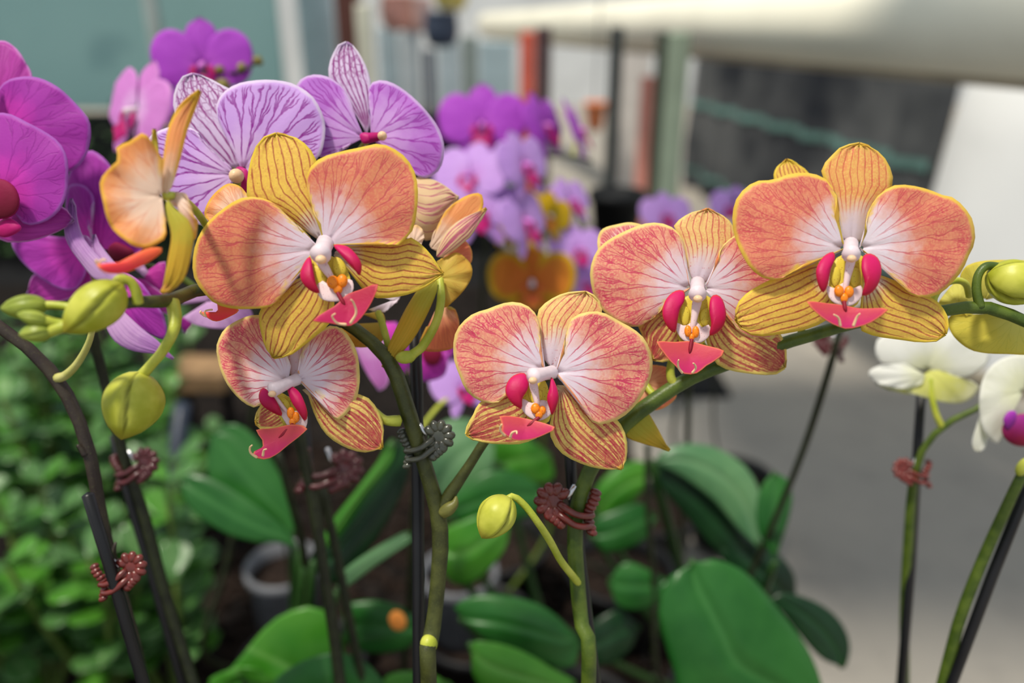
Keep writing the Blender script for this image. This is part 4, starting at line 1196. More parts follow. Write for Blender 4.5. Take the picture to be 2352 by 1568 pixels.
ppB = [(2420, 770, 0.246, 1.7), (2352, 736, 0.248, 1.9), (2290, 712, 0.249, 2.0), (2240, 704, 0.250, 2.1), (2164, 714, 0.252, 1.9), (2060, 728, 0.254, 2.0), (1960, 742, 0.255, 2.0), (1880, 765, 0.256, 2.1), (1800, 788, 0.258, 2.2), (1720, 818, 0.260, 2.3), (1640, 845, 0.261, 2.4),
       (1570, 876, 0.262, 2.5), (1500, 922, 0.262, 2.7), (1440, 968, 0.263, 2.7), (1385, 1030, 0.265, 2.7), (1350, 1090, 0.267, 2.7), (1330, 1150, 0.268, 2.7), (1320, 1230, 0.269, 2.7), (1326, 1330, 0.270, 2.7), (1335, 1430, 0.271, 2.6), (1352, 1568, 0.272, 2.6)]
pts, rad = stem_to_ground(ppB)
tube('stem', pB, pts, rad, stemG, 14, 90)
ptube('pedicel', pB, [(1552, 888, 0.262, 1.6), (1540, 862, 0.261, 1.5), (1545, 820, 0.260, 1.3), (1575, 740, 0.257, 1.3), (1600, 680, 0.254, 1.2)], pedG)
ptube('pedicel', pB, [(1925, 752, 0.255, 1.4), (1935, 710, 0.252, 1.3), (1950, 640, 0.245, 1.3), (1957, 580, 0.237, 1.2)], pedG)
ptube('pedicel', pB, [(1830, 480, 0.264, 1.2), (1850, 600, 0.263, 1.2), (1840, 772, 0.258, 1.2)], pedG)
ptube('pedicel', pB, [(1470, 620, 0.264, 1.2), (1560, 720, 0.264, 1.2), (1650, 842, 0.261, 1.2)], pedG)
ptube('pedicel', pB, [(1480, 880, 0.268, 1.3), (1500, 905, 0.265, 1.3), (1515, 915, 0.262, 1.3)], pedG)
ptube('pedicel', pB, [(2160, 716, 0.252, 1.2), (2144, 690, 0.252, 1.15), (2164, 657, 0.253, 1.1), (2195, 644, 0.255, 1.1), (2218, 652, 0.257, 1.1), (2226, 680, 0.260, 1.1)], pedG)
o = ptube('pedicel', pB, [(2252, 706, 0.249, 1.5), (2243, 668, 0.249, 1.4), (2247, 632, 0.249, 1.3), (2266, 611, 0.249, 1.3), (2300, 612, 0.249, 1.2)], stemG)
bud(pB, (2268, 628), (2400, 672), 0.249, 0.248, 112, budM, spin=1.5, label='round lime bud at the right edge')
bud(pB, (1172, 1140), (1106, 1236), 0.2405, 0.2385, 92, budM, spin=3.0, label='small olive-yellow bud hanging left of the stem')
ptube('pedicel', pB, [(1330, 1340, 0.269, 1.3), (1290, 1290, 0.258, 1.2), (1262, 1240, 0.250, 1.2), (1232, 1195, 0.244, 1.15), (1205, 1160, 0.2425, 1.1), (1180, 1140, 0.2415, 1.1), (1164, 1146, 0.2405, 1.1)], pedG)

# ------------------------------------------------------------------ template blooms for the plants further back
TPL = {}


def template(kind, petm, sepm, lipm, backm=None, colm=None):
    """One frontal bloom in its own space (millimetres, facing -Y), kept to be copied."""
    backm = backm or petm
    parts = []
    rp = [(2, 6), (5, 17), (13, 27), (25, 31), (36, 27), (42, 17), (43, 5), (39, -9), (30, -17), (18, -17), (9, -11), (3, -4)]
    mk_ = lambda pts, sgn: [(sgn * x, y) for x, y in pts]
    specs = [('sepal', (0, 2), [(-4, 6), (-11, 16), (-14, 26), (-10, 36), (0, 42), (10, 36), (14, 26), (11, 16), (4, 6)], 4, 'strip', 2.5)]
    for sg in (1, -1):
        specs.append(('sepal', (2 * sg, -2), mk_([(5, -3), (15, -10), (23, -20), (26, -30), (22, -37), (14, -33), (6, -24), (1, -12)], sg), 4, 'strip', 2.5))
    for sg in (1, -1):
        specs.append(('petal', (2 * sg, 1), mk_(rp, sg), None, 'fan', 0.0))
    for nm, b, pts, tip, mode, off in specs:
        o = sheet(nm, None, b, pts, [petm if nm == 'petal' else sepm, backm], 0, mode, tip=tip, bulge=2.5, ruffle=0.6, lean=1.5, off=off,
                  mapf=map_local, nt=24 if mode == 'fan' else 10, ns=9, local=True)
        parts.append(o)
    v_, f_, u_ = tube_geo([(0, 0.001, 0.002), (0, -0.004, 0.000), (0, -0.008, -0.003)], [0.0024, 0.0024, 0.003], 10, 8)
    parts.append(mk('column', v_, f_, colm or colM, None, uv=u_, local=True))
    for sg in (1, -1):
        parts.append(pillow('side_lobe', None, mk_([(4, -2), (8, -1), (11, -6), (10, -12), (6, -14), (5, -9)], sg), lipm, 0, 1.6, 0.5, off=-5, mapf=map_local, local=True, nt=14, ns=5))
    parts.append(pillow('midlobe', None, [(0, -9), (5, -12), (11, -19), (5, -23), (0, -29), (-5, -23), (-11, -19), (-5, -12)], lipm, 0, 1.6, 0.6, off=-8, g=(0, 10), mapf=map_local, local=True, nt=16, ns=5))
    TPL[kind] = parts


vioC = plain('violet_column', lin(214, 120, 210), 0.5, 0.3, 0.05)
template('violet', vivid, vivid, magM, colm=vioC)
template('lilac', lilac, lilac, magM, colm=vioC)
template('pink', pinkP, pinkP, magM)
template('gold', yelP, yelP, lobe_mat('orange_lip', lin(220, 120, 40), lin(200, 80, 40), lin(230, 180, 60)))
template('yellow', yelS, yelS, lobe_mat('amber_lip', lin(226, 150, 40), lin(210, 110, 40), lin(230, 190, 60)))
template('white', whitP, whitP, redM, whitB)
USED = set()


def tbloom(plant, kind, px, py, d, wpx, yaw=0, pitch=0, roll=0, label=None):
    sc = wpx / FPX * d / 0.086
    loc = V(px, py, d)
    fl = empty('flower', loc, plant, label=label)
    fl.rotation_euler = Euler((-PITCH + R(pitch), R(roll), R(yaw)), 'XYZ')
    fl.scale = (sc, sc, sc)
    for o in TPL[kind]:
        if o.name not in USED:
            USED.add(o.name); q_ = o
        else:
            q_ = o.copy(); COL.objects.link(q_)
        q_.parent = fl
    return fl


def plain_plant(px, py_last, d, label, stems, group=None, potm=None, sm=None, pot_h=0.11):
    """A plant whose stems (rows of picture x, y, distance, radius mm) run down into one pot."""
    st0 = stems[-1] if stems else None
    if st0 is not None:
        l_, p_ = P(*st0[-1][:3]), P(*st0[-2][:3])
        dv = (l_ - p_) / np.linalg.norm(l_ - p_)
        run = max(0.0, (l_[2] - pot_h - 0.05)) / max(0.35, -dv[2])
        b = l_ + dv * min(run, 0.20)
    else:
        b = P(px, py_last, d)
    b = free_spot(b[0], b[1])
    pl = plant_at(b[0], b[1], label, group)
    pot_parts(pl, b[0], b[1], potm or potK, pot_h)
    for st_ in stems:
        pts = [P(*q_[:3]) for q_ in st_]
        l_ = pts[-1]
        dv = pts[-1] - pts[-2]; dv = dv / np.linalg.norm(dv)
        e_ = np.array([b[0], b[1], pot_h - 0.015])
        if dv[2] > -0.2: dv = np.array([0, 0, -1.0])
        m_ = l_ + dv * 0.45 * np.linalg.norm(e_ - l_)
        pts = pts + [m_, e_]
        rr = [q_[3] * 0.001 for q_ in st_] + [st_[-1][3] * 0.001] * 2
        tube('stem', pl, pts, rr, sm or stemK, 10, 50)
    return pl

# magenta orchid at the left edge on a brown stem
C1 = dict(d=0.262, c=(10, 480), g=(0, 0), label='magenta bloom cut by the left edge with a dark wine lip',
    mats={'petal': [purA, purL], 'sepal': [purS, purL]}, 
    parts=[('sepal', (-10, 480), [(-60, 520), (-40, 545), (0, 549), (21, 557), (71, 554), (118, 539), (154, 521), (169, 506), (150, 478), (100, 460), (40, 455)], dict(tip=7, off=2)),
           ('petal', (5, 440), [(-60, 400), (-70, 300), (-20, 262), (21, 261), (57, 278), (96, 298), (129, 320), (146, 343), (155, 371), (156, 414), (150, 450), (136, 482), (107, 507), (71, 517), (54, 513), (30, 480)], dict(lean=0)),
           ('sepal', (-20, 420), [(-70, 300), (-80, 200), (-50, 140), (-30, 200), (0, 320)], dict(off=4))])
C2 = dict(d=0.275, c=(20, 280), g=(0, 0), label='violet bloom above and behind the bloom at the left edge',
    mats={'petal': [purA, purL], 'sepal': [purS, purL]},
    parts=[('petal', (10, 300), [(-20, 230), (0, 200), (14, 186), (36, 178), (68, 175), (100, 182), (132, 199), (157, 220), (182, 246), (200, 268), (207, 288), (207, 321), (197, 357), (179, 382), (157, 395), (110, 400), (50, 370)], dict(lean=0)),
           ('sepal', (-10, 280), [(-60, 210), (-70, 150), (-40, 105), (0, 93), (21, 98), (43, 118), (61, 146), (72, 175), (60, 230)], dict(tip=3, mode='fan', off=3))])
C3 = dict(d=0.292, c=(220, 560), g=(0, 0), label='magenta bloom in shade between the left edge bloom and the orange bloom',
    mats={'petal': [purA, purL], 'sepal': [purS, purL]},
    parts=[('petal', (230, 570), [(150, 480), (152, 420), (172, 372), (193, 350), (211, 345), (232, 357), (252, 378), (300, 450), (330, 540), (320, 590)], dict(off=3)),
           ('petal', (215, 560), [(170, 545), (152, 500), (152, 440), (162, 424), (179, 422), (200, 430), (213, 454), (211, 486), (203, 520), (214, 545)], dict(off=0)),
           ('petal', (190, 570), [(150, 545), (90, 540), (28, 550), (42, 591), (77, 626), (115, 653), (150, 667), (174, 664), (188, 645), (202, 610)], dict(off=1)),
           ('sepal', (200, 600), [(120, 620), (75, 632), (62, 678), (90, 700), (150, 690), (210, 660)], dict(off=6)),
           ('sepal', (340, 610), [(300, 600), (330, 624), (380, 600), (382, 680), (340, 660)], dict(off=5)),
           ('sepal', (300, 640), [(330, 640), (350, 655), (395, 690), (400, 720), (360, 715), (320, 680)], dict(off=4))])
C4 = dict(d=0.270, c=(260, 640), g=(0, 0), label='lilac bloom side-on with a long folded petal below the orange bloom',
    mats={'petal': [purL, purL], 'sepal': [purL, purL]},
    parts=[('petal', (250, 650), [(215, 640), (182, 600), (158, 565), (147, 530), (155, 480), (163, 456), (173, 472), (179, 507), (192, 545), (215, 575), (250, 610), (285, 640)], dict(mode='strip', tip=5, off=-2, bulge=2.5)),
           ('petal', (240, 650), [(200, 575), (186, 550), (190, 540), (205, 545), (215, 570), (222, 610)], dict(off=1, mats=[pinkP, purL])),
           ('petal', (270, 650), [(225, 600), (212, 570), (216, 538), (232, 562), (262, 600), (290, 632)], dict(off=0, mode='strip', tip=2)),
           ('petal', (250, 650), [(283, 622), (318, 643), (345, 676), (370, 714), (384, 756), (376, 780), (325, 758), (275, 728), (235, 690)], dict(off=1, mats=[purA, purL])),
           ('sepal', (262, 690), [(243, 740), (250, 765), (268, 788), (306, 806), (364, 814), (398, 824), (367, 786), (329, 756), (290, 720)], dict(tip=5, off=-2))])
C5 = dict(d=0.300, c=(480, 720), g=(0, 0), label='dark lilac bloom in shade below the front bloom',
    mats={'petal': [purL, purL], 'sepal': [purL, purL]},
    parts=[('petal', (480, 690), [(417, 700), (440, 670), (500, 650), (560, 690), (580, 735), (520, 755), (450, 747), (420, 728)]),
           ('sepal', (440, 720), [(412, 735), (424, 765), (440, 745)], dict(mats=[purA, purL]))])
pC = plain_plant(330, 1568, 0.300, 'magenta orchid at the left edge with a bare brown stem', [
    [(-60, 700, 0.262, 1.9), (0, 752, 0.264, 2.0), (60, 795, 0.266, 2.1), (130, 868, 0.269, 2.3), (170, 940, 0.271, 2.2), (200, 1020, 0.273, 2.2), (218, 1100, 0.276, 2.2), (235, 1200, 0.281, 2.2), (262, 1310, 0.286, 2.2), (300, 1440, 0.293, 2.2), (330, 1568, 0.300, 2.2)]], potm=potC, sm=stemB)
flC = [bloom(pC, q) for q in (C1, C2)]
pillow('lip', flC[0], [(-30, 407), (0, 410), (18, 416), (36, 432), (46, 461), (38, 488), (18, 501), (0, 503), (-30, 500)], darkM, 0.262, 1.6, 1, off=-6)
pillow('lip', flC[0], [(0, 507), (20, 500), (40, 510), (50, 525), (30, 540), (5, 545), (-20, 530)], magM, 0.262, 1.5, 1, off=-4)
ptube('pedicel', pC, [(132, 868, 0.268, 1.7), (150, 862, 0.266, 1.5), (175, 838, 0.262, 1.25), (198, 800, 0.258, 1.1), (210, 765, 0.255, 1.0), (214, 720, 0.254, 1.2)], pedP)
ptube('pedicel', pC, [(5, 440, 0.264, 1.4), (-30, 560, 0.268, 1.4), (-50, 702, 0.264, 1.4)], pedG)
ptube('pedicel', pC, [(10, 300, 0.278, 1.4), (-60, 450, 0.280, 1.4), (-58, 700, 0.264, 1.4)], pedG)
o = ptube('bract', pC, [(178, 1022, 0.270, 0.5), (186, 1030, 0.271, 0.9), (196, 1045, 0.272, 1.2)], stemB, 8, 8)
o = ptube('bract', pC, [(266, 1245, 0.280, 0.4), (262, 1262, 0.280, 0.7), (264, 1285, 0.283, 0.8)], stemB, 8, 8)
# plant D: dark stem behind with the side-on lilac and shaded magenta blooms
pD = plain_plant(445, 1568, 0.360, 'lilac and magenta orchid on the dark stem behind the hanging bud', [
    [(200, 660, 0.300, 1.8), (210, 760, 0.310, 1.9), (228, 830, 0.318, 2.0), (255, 930, 0.326, 2.1), (285, 1050, 0.334, 2.2), (330, 1180, 0.342, 2.4), (370, 1330, 0.350, 2.5), (410, 1460, 0.356, 2.5), (445, 1568, 0.360, 2.5)]], sm=stemK)
flD = [bloom(pD, q) for q in (C3, C4, C5)]
pillow('lip', flD[0], [(247, 574), (256, 560), (272, 556), (306, 574), (304, 590), (280, 600), (254, 598)], darkM, 0.292, 2, 1, off=-3)
for q_ in ([(230, 575, 0.296, 1.2), (215, 640, 0.300, 1.2), (203, 690, 0.303, 1.2)], [(250, 655, 0.274, 1.2), (230, 670, 0.290, 1.2), (204, 690, 0.303, 1.2)]):
    ptube('pedicel', pD, q_, pedG)
ptube('pedicel', pD, [(480, 690, 0.304, 1.3), (420, 640, 0.302, 1.3), (340, 612, 0.300, 1.4), (270, 626, 0.300, 1.5), (205, 700, 0.304, 1.5)], stemG)

# candy-striped orchid
K1 = dict(d=0.264, c=(545, 395), g=(0, 0), label='white and violet bloom with branching purple veins, left of the two candy-striped blooms',
    mats={'petal': [purB, purL], 'sepal': [purD, purL]},
    parts=[('sepal', (546, 388), [(528, 384), (470, 340), (415, 285), (399, 250), (398, 221), (407, 193), (421, 177), (443, 170), (471, 175), (500, 190), (540, 215), (585, 290), (585, 350)], dict(tip=7, off=4)),
           ('petal', (557, 392), [(543, 350), (511, 300), (498, 264), (498, 236), (514, 211), (543, 193), (579, 185), (621, 183), (664, 189), (696, 204), (721, 225), (739, 257), (747, 286), (745, 321), (736, 354), (725, 368), (690, 400), (620, 415)], dict(lean=0)),
           ('petal', (538, 402), [(529, 386), (500, 357), (468, 325), (454, 304), (436, 293), (393, 291), (357, 304), (336, 324), (338, 360), (350, 420), (385, 465), (430, 500), (480, 520), (512, 470), (530, 430)], dict(lean=0)),
           ('sepal', (555, 420), [(560, 430), (520, 480), (480, 540), (520, 560), (580, 520), (590, 450)], dict(mats=[purB, purL]))],
    )
K2 = dict(d=0.270, c=(845, 315), g=(0, 0), label='violet bloom with fine purple veins, right of the two candy-striped blooms',
    mats={'petal': [purC, purL], 'sepal': [purD, purL]},
    parts=[('sepal', (842, 312), [(832, 290), (810, 255), (778, 214), (755, 178), (757, 143), (768, 118), (782, 102), (796, 98), (814, 107), (829, 129), (843, 157), (852, 189), (856, 229), (852, 280)], dict(tip=7)),
           ('petal', (852, 316), [(854, 286), (846, 220), (847, 200), (857, 188), (879, 184), (907, 193), (943, 218), (979, 254), (1007, 293), (1020, 332), (1018, 368), (1007, 393), (986, 407), (964, 405), (920, 380), (880, 345)], dict(lean=0)),
           ('petal', (836, 316), [(832, 304), (818, 271), (793, 214), (779, 193), (750, 175), (721, 171), (700, 177), (682, 193), (672, 240), (690, 310), (720, 350), (745, 362), (780, 345), (820, 325)], dict(lean=0)),
           ('sepal', (850, 330), [(880, 340), (920, 370), (930, 420), (890, 430), (850, 390)], dict(mats=[purC, purL])),
           ('sepal', (840, 330), [(835, 340), (790, 350), (740, 370), (730, 410), (780, 420), (830, 390)], dict(mats=[purC, purL]))])
pK = plain_plant(780, 1568, 0.372, 'candy-striped violet orchid standing behind the salmon spray', [
    [(545, 420, 0.290, 1.4), (580, 560, 0.305, 1.8), (640, 800, 0.325, 2.2), (680, 960, 0.335, 2.3), (700, 1060, 0.343, 2.4), (725, 1180, 0.350, 2.4), (745, 1320, 0.358, 2.5), (765, 1450, 0.366, 2.5), (780, 1568, 0.372, 2.5)]], potm=potC, sm=stemK)
flK = [bloom(pK, q) for q in (K1, K2)]
for fl_, (x_, y_), d_, r_ in ((flK[0], (543, 404), 0.264, 0.0024), (flK[1], (878, 312), 0.270, 0.0016)):
    bx, by = (552, 394) if fl_ is flK[0] else (842, 318)
    tube('column', fl_, [P(bx, by, d_), P((bx + x_) / 2, (by + y_) / 2, d_ - 0.004), P(x_, y_, d_ - 0.007)], [0.0018, 0.0016, r_ * 0.75], magM, 12, 8)
    v_, f_, u_ = ell_geo(P(x_, y_, d_ - 0.008), (r_, r_, r_ * 1.15), (0, -1, 0.3), 14, 10)
    mk('anther_cap', v_, f_, capM, fl_, uv=u_)
pillow('side_lobe', flK[0], [(525, 405), (535, 390), (560, 385), (572, 400), (570, 440), (550, 450), (556, 415)], magM, 0.264, 1.2, 0.6, off=-3)
pillow('midlobe', flK[1], [(826, 310), (840, 304), (866, 312), (858, 324), (835, 330)], magM, 0.270, 1.2, 0.6, off=-3)
ptube('pedicel', pK, [(545, 400, 0.267, 1.2), (550, 440, 0.280, 1.2), (556, 470, 0.296, 1.3)], pedG)
ptube('pedicel', pK, [(845, 320, 0.273, 1.2), (760, 440, 0.300, 1.2), (620, 620, 0.310, 1.3), (596, 620, 0.310, 1.3)], pedG)

# violet orchid, top left
pP = plain_plant(520, 1300, 0.62, 'violet orchid at the top left in front of the teal sheet', [
    [(470, 150, 0.42, 1.4), (560, 300, 0.46, 1.8), (600, 700, 0.54, 2.4), (560, 1100, 0.60, 2.6), (520, 1300, 0.62, 2.6)], [(592, 140, 0.42, 0.8), (570, 170, 0.42, 1.0), (530, 160, 0.42, 1.0), (515, 190, 0.43, 1.1), (560, 300, 0.46, 1.4), (590, 620, 0.53, 1.8)]])
tbloom(pP, 'violet', 466, 150, 0.42, 225, yaw=10, pitch=6, label='violet bloom nodding at the top left')
tbloom(pP, 'pink', 312, 256, 0.40, 250, yaw=-40, pitch=0, roll=8, label='pale pink bloom turned left with a crimson lip')
tbloom(pP, 'violet', 388, 240, 0.43, 150, yaw=-60, label='violet bloom edge-on behind the pale pink bloom')
for (x_, y_, x1, y1, w_) in ((588, 150, 597, 128, 26), (552, 168, 558, 142, 22), (508, 170, 500, 150, 24), (520, 210, 500, 182, 38)):
    bud(pP, (x_, y_), (x1, y1), 0.42, 0.42, w_, budB)
ptube('pedicel', pP, [(312, 258, 0.405, 1.3), (400, 300, 0.43, 1.3), (560, 420, 0.48, 1.4), (585, 520, 0.505, 1.4)], pedG)
ptube('pedicel', pP, [(466, 155, 0.425, 1.3), (472, 170, 0.425, 1.3)], pedG)
ptube('pedicel', pP, [(388, 240, 0.434, 1.2), (400, 290, 0.435, 1.2)], pedG)

# clusters right of centre
pM = plain_plant(1130, 1000, 0.86, 'violet orchid in the middle distance below the rail', [
    [(1360, 372, 0.62, 1.2), (1320, 360, 0.62, 1.4), (1250, 358, 0.63, 1.5), (1160, 380, 0.65, 1.8), (1120, 520, 0.72, 2.2), (1110, 760, 0.80, 2.6), (1130, 1000, 0.86, 2.6)]], sm=stemK)
tbloom(pM, 'violet', 1108, 288, 0.62, 205, yaw=0, pitch=0, label='violet bloom facing front in the middle distance')
tbloom(pM, 'violet', 1252, 290, 0.62, 170, yaw=62, label='violet bloom turned right, behind the front-facing one')
tbloom(pM, 'violet', 1328, 300, 0.63, 165, yaw=80, label='violet bloom edge-on, last on its stem')
ptube('pedicel', pM, [(1108, 288, 0.63, 1.4), (1130, 340, 0.65, 1.4), (1150, 400, 0.66, 1.4)], pedG)
ptube('pedicel', pM, [(1252, 290, 0.625, 1.2), (1246, 330, 0.63, 1.2), (1240, 360, 0.63, 1.2)], pedG)
ptube('pedicel', pM, [(1328, 300, 0.632, 1.2), (1322, 330, 0.63, 1.2), (1316, 360, 0.62, 1.2)], pedG)
pN = plain_plant(1190, 1050, 0.80, 'pale lilac orchid with blooms stacked behind the middle bloom', [
    [(1085, 420, 0.56, 1.4), (1150, 440, 0.57, 1.6), (1190, 520, 0.60, 1.8), (1195, 640, 0.66, 2.2), (1185, 850, 0.75, 2.4), (1190, 1050, 0.80, 2.4)]], sm=stemK)
tbloom(pN, 'lilac', 1080, 405, 0.56, 195, yaw=-20, pitch=-14, label='pale lilac bloom, upper one of the left pair')
tbloom(pN, 'lilac', 1096, 485, 0.55, 190, yaw=16, pitch=-10, label='pale lilac bloom, lower one of the left pair')
tbloom(pN, 'lilac', 1204, 380, 0.56, 175, yaw=52, label='lilac bloom turned right above the yellow bloom')
tbloom(pN, 'lilac', 1206, 510, 0.56, 180, yaw=58, label='lilac bloom turned right beside the yellow bloom')
for q_ in ([(1084, 405, 0.565, 1.3), (1120, 432, 0.567, 1.3), (1150, 440, 0.57, 1.3)], [(1096, 480, 0.555, 1.3), (1150, 490, 0.575, 1.3), (1186, 510, 0.597, 1.3)],
           [(1204, 380, 0.565, 1.3), (1180, 430, 0.575, 1.3), (1170, 470, 0.585, 1.3)], [(1206, 510, 0.565, 1.3), (1200, 540, 0.60, 1.3), (1194, 570, 0.625, 1.3)]):
    ptube('pedicel', pN, q_, pedG)
pY = plain_plant(1250, 1080, 0.78, 'golden yellow orchid behind the middle salmon bloom', [
    [(1275, 480, 0.60, 1.5), (1240, 560, 0.62, 1.8), (1225, 650, 0.65, 2.0), (1240, 860, 0.73, 2.4), (1250, 1080, 0.78, 2.4)]], sm=stemG)
tbloom(pY, 'yellow', 1262, 496, 0.60, 125, yaw=25, pitch=0, roll=18, label='plain yellow bloom between the lilac blooms')
tbloom(pY, 'yellow', 1162, 530, 0.61, 90, yaw=-40, pitch=10, label='small yellow bloom left of the lilac bloom')
tbloom(pY, 'gold', 1222, 650, 0.60, 205, yaw=0, pitch=-4, label='golden orange bloom with yellow margins facing front')
for q_ in ([(1262, 496, 0.605, 1.3), (1262, 510, 0.608, 1.3)], [(1162, 530, 0.615, 1.2), (1200, 570, 0.62, 1.2), (1236, 590, 0.63, 1.2)], [(1222, 650, 0.605, 1.3), (1224, 655, 0.65, 1.3)]):
    ptube('pedicel', pY, q_, pedG)
pR = plain_plant(1400, 1040, 0.84, 'lilac orchid right of the golden bloom', [
    [(1300, 440, 0.62, 1.4), (1350, 560, 0.66, 1.8), (1370, 760, 0.76, 2.4), (1400, 1040, 0.84, 2.4)]], sm=stemK)
tbloom(pR, 'lilac', 1312, 462, 0.62, 130, yaw=48, pitch=-10, label='small lilac bloom above the right lilac stack')
tbloom(pR, 'lilac', 1328, 575, 0.61, 140, yaw=20, pitch=-12, label='lilac bloom in the middle of the right lilac stack')
tbloom(pR, 'lilac', 1345, 650, 0.62, 115, yaw=25, pitch=-10, label='lilac bloom at the bottom of the right lilac stack')
for q_ in ([(1312, 462, 0.625, 1.2), (1310, 470, 0.63, 1.2)], [(1328, 575, 0.615, 1.2), (1350, 590, 0.67, 1.2)], [(1345, 650, 0.625, 1.2), (1362, 680, 0.72, 1.2)]):
    ptube('pedicel', pR, q_, pedG)
pS = plain_plant(1560, 900, 0.92, 'far lilac orchid in front of the black shade cloth', [
    [(1530, 500, 0.72, 1.4), (1560, 520, 0.74, 1.6), (1650, 500, 0.74, 1.6), (1690, 470, 0.72, 1.3)], [(1560, 520, 0.74, 1.8), (1570, 700, 0.84, 2.2), (1560, 900, 0.92, 2.4)]], sm=stemK)
tbloom(pS, 'lilac', 1530, 495, 0.72, 125, yaw=10, pitch=-10, label='lilac bloom left of the pair before the black cloth')
tbloom(pS, 'lilac', 1682, 475, 0.72, 110, yaw=-25, pitch=-10, label='lilac bloom right of the pair before the black cloth')
# magenta orchid low in the centre
pT = plain_plant(940, 1400, 0.50, 'magenta orchid low in shade behind the central stem', [
    [(860, 780, 0.36, 1.4), (930, 860, 0.38, 1.8), (960, 1000, 0.42, 2.2), (950, 1200, 0.46, 2.4), (940, 1400, 0.50, 2.4)]], sm=stemK)
T1 = dict(d=0.350, c=(850, 820), g=(0, 0), label='pink-magenta bloom pointing down left of the central stem', mats={'petal': [purA, purL], 'sepal': [pinkP, purL]},
    parts=[('sepal', (852, 740), [(812, 770), (820, 810), (845, 862), (870, 896), (890, 880), (896, 820), (885, 760)], dict(tip=3)),
           ('petal', (870, 740), [(880, 800), (905, 860), (935, 850), (940, 790), (910, 740)], dict(off=4))])
T2 = dict(d=0.356, c=(985, 800), g=(0, 0), label='magenta bloom with white-edged petals right of the black stake', mats={'petal': [purA, purL], 'sepal': [purA, purL]},
    parts=[('petal', (985, 800), [(940, 790), (938, 850), (965, 874), (1000, 872), (1024, 856), (1030, 810)], dict(off=0)),
           ('petal', (990, 790), [(1010, 850), (1036, 820), (1052, 790), (1040, 770), (1000, 770)], dict(off=2))])
flT = [bloom(pT, q) for q in (T1, T2)]
pillow('lip', flT[1], [(975, 790), (1000, 788), (1016, 810), (1004, 838), (980, 835), (968, 812)], darkM, 0.356, 1.5, 0.8, off=-3)
tbloom(pT, 'lilac', 1062, 890, 0.44, 150, yaw=30, pitch=-20, label='pale lilac bloom left of the low middle salmon bloom')
ptube('pedicel', pT, [(1062, 890, 0.445, 1.2), (1010, 930, 0.43, 1.2), (962, 990, 0.42, 1.2)], pedG)
ptube('pedicel', pT, [(985, 800, 0.358, 1.2), (960, 820, 0.37, 1.2), (925, 860, 0.38, 1.2)], pedG)

# white orchid on the right
Wd1 = dict(d=0.340, c=(2130, 830), g=(0, 0), label='white bloom seen from below above the green stalk', mats={'petal': [whitP, whitP], 'sepal': [whitB, whitB]},
    parts=[('petal', (2130, 850), [(2080, 840), (2020, 830), (2012, 790), (2030, 770), (2090, 760), (2160, 760), (2230, 770), (2275, 815), (2250, 850), (2210, 866), (2170, 850)], dict(off=6, bulge=3)),
           ('petal', (2125, 860), [(2080, 835), (2030, 838), (1998, 850), (2000, 868), (2030, 885), (2080, 892), (2120, 880)], dict(off=-2, bulge=3)),
           ('sepal', (2135, 850), [(2110, 870), (2080, 895), (2120, 912), (2180, 926), (2220, 922), (2248, 895), (2240, 880), (2190, 862), (2155, 850)], dict(off=0, bulge=3, mode='fan')),
           ('sepal', (2130, 850), [(2050, 888), (2010, 880), (2060, 900), (2110, 905), (2128, 880)], dict(off=1))])
Wd2 = dict(d=0.320, c=(2330, 900), g=(0, 0), label='white bloom with a wine-red lip at the right edge', mats={'petal': [whitP, whitB], 'sepal': [whitP, whitB]},
    parts=[('petal', (2350, 900), [(2370, 820), (2330, 816), (2290, 830), (2260, 865), (2250, 910), (2253, 970), (2270, 1005), (2290, 1020), (2300, 1000), (2310, 940)], dict(off=0, bulge=3)),
           ('sepal', (2330, 930), [(2260, 940), (2242, 980), (2232, 1020), (2245, 1037), (2262, 1030), (2275, 990)], dict(off=4)),
           ('petal', (2380, 900), [(2340, 850), (2370, 810), (2420, 830), (2440, 900), (2420, 960), (2360, 950)], dict(off=1)),
           ('sepal', (2370, 860), [(2330, 830), (2350, 780), (2390, 760), (2410, 800), (2400, 850)], dict(off=4))])
pW = plain_plant(2078, 1568, 0.385, 'white orchid with a lime flower stalk on the right', [
    [(2340, 905, 0.330, 1.0), (2290, 910, 0.332, 1.1), (2240, 940, 0.334, 1.3), (2175, 972, 0.338, 1.5), (2135, 1010, 0.342, 1.5), (2112, 1050, 0.346, 1.6), (2096, 1120, 0.352, 2.0), (2086, 1250, 0.362, 2.2), (2078, 1400, 0.374, 2.2), (2078, 1568, 0.385, 2.2)]], potm=potC, sm=stemG)
flW = [bloom(pW, q) for q in (Wd1, Wd2)]
pillow('lip', flW[1], [(2300, 985), (2312, 965), (2340, 950), (2380, 955), (2400, 990), (2380, 1020), (2340, 1025), (2310, 1010)], redM, 0.320, 2.5, 1, off=-5)
pillow('side_lobe', flW[1], [(2304, 965), (2315, 945), (2334, 945), (2332, 968), (2314, 985)], lobe_mat('violet_side_lobe', lin(160, 50, 170), lin(150, 40, 150), lin(180, 90, 190)), 0.320, 1.5, 0.6, off=-7)
ptube('pedicel', pW, [(2162, 978, 0.339, 1.5), (2150, 950, 0.338, 1.4), (2140, 910, 0.338, 1.3), (2136, 870, 0.339, 1.3)], pedG)
pX = plain_plant(2165, 1568, 0.330, 'orchid stem without blooms in view leaning up the right edge', [
    [(2420, 960, 0.292, 1.7), (2352, 1080, 0.298, 1.9), (2300, 1190, 0.305, 2.1), (2255, 1290, 0.312, 2.2), (2205, 1420, 0.320, 2.3), (2165, 1568, 0.330, 2.4)]], potm=potC, sm=stemG)
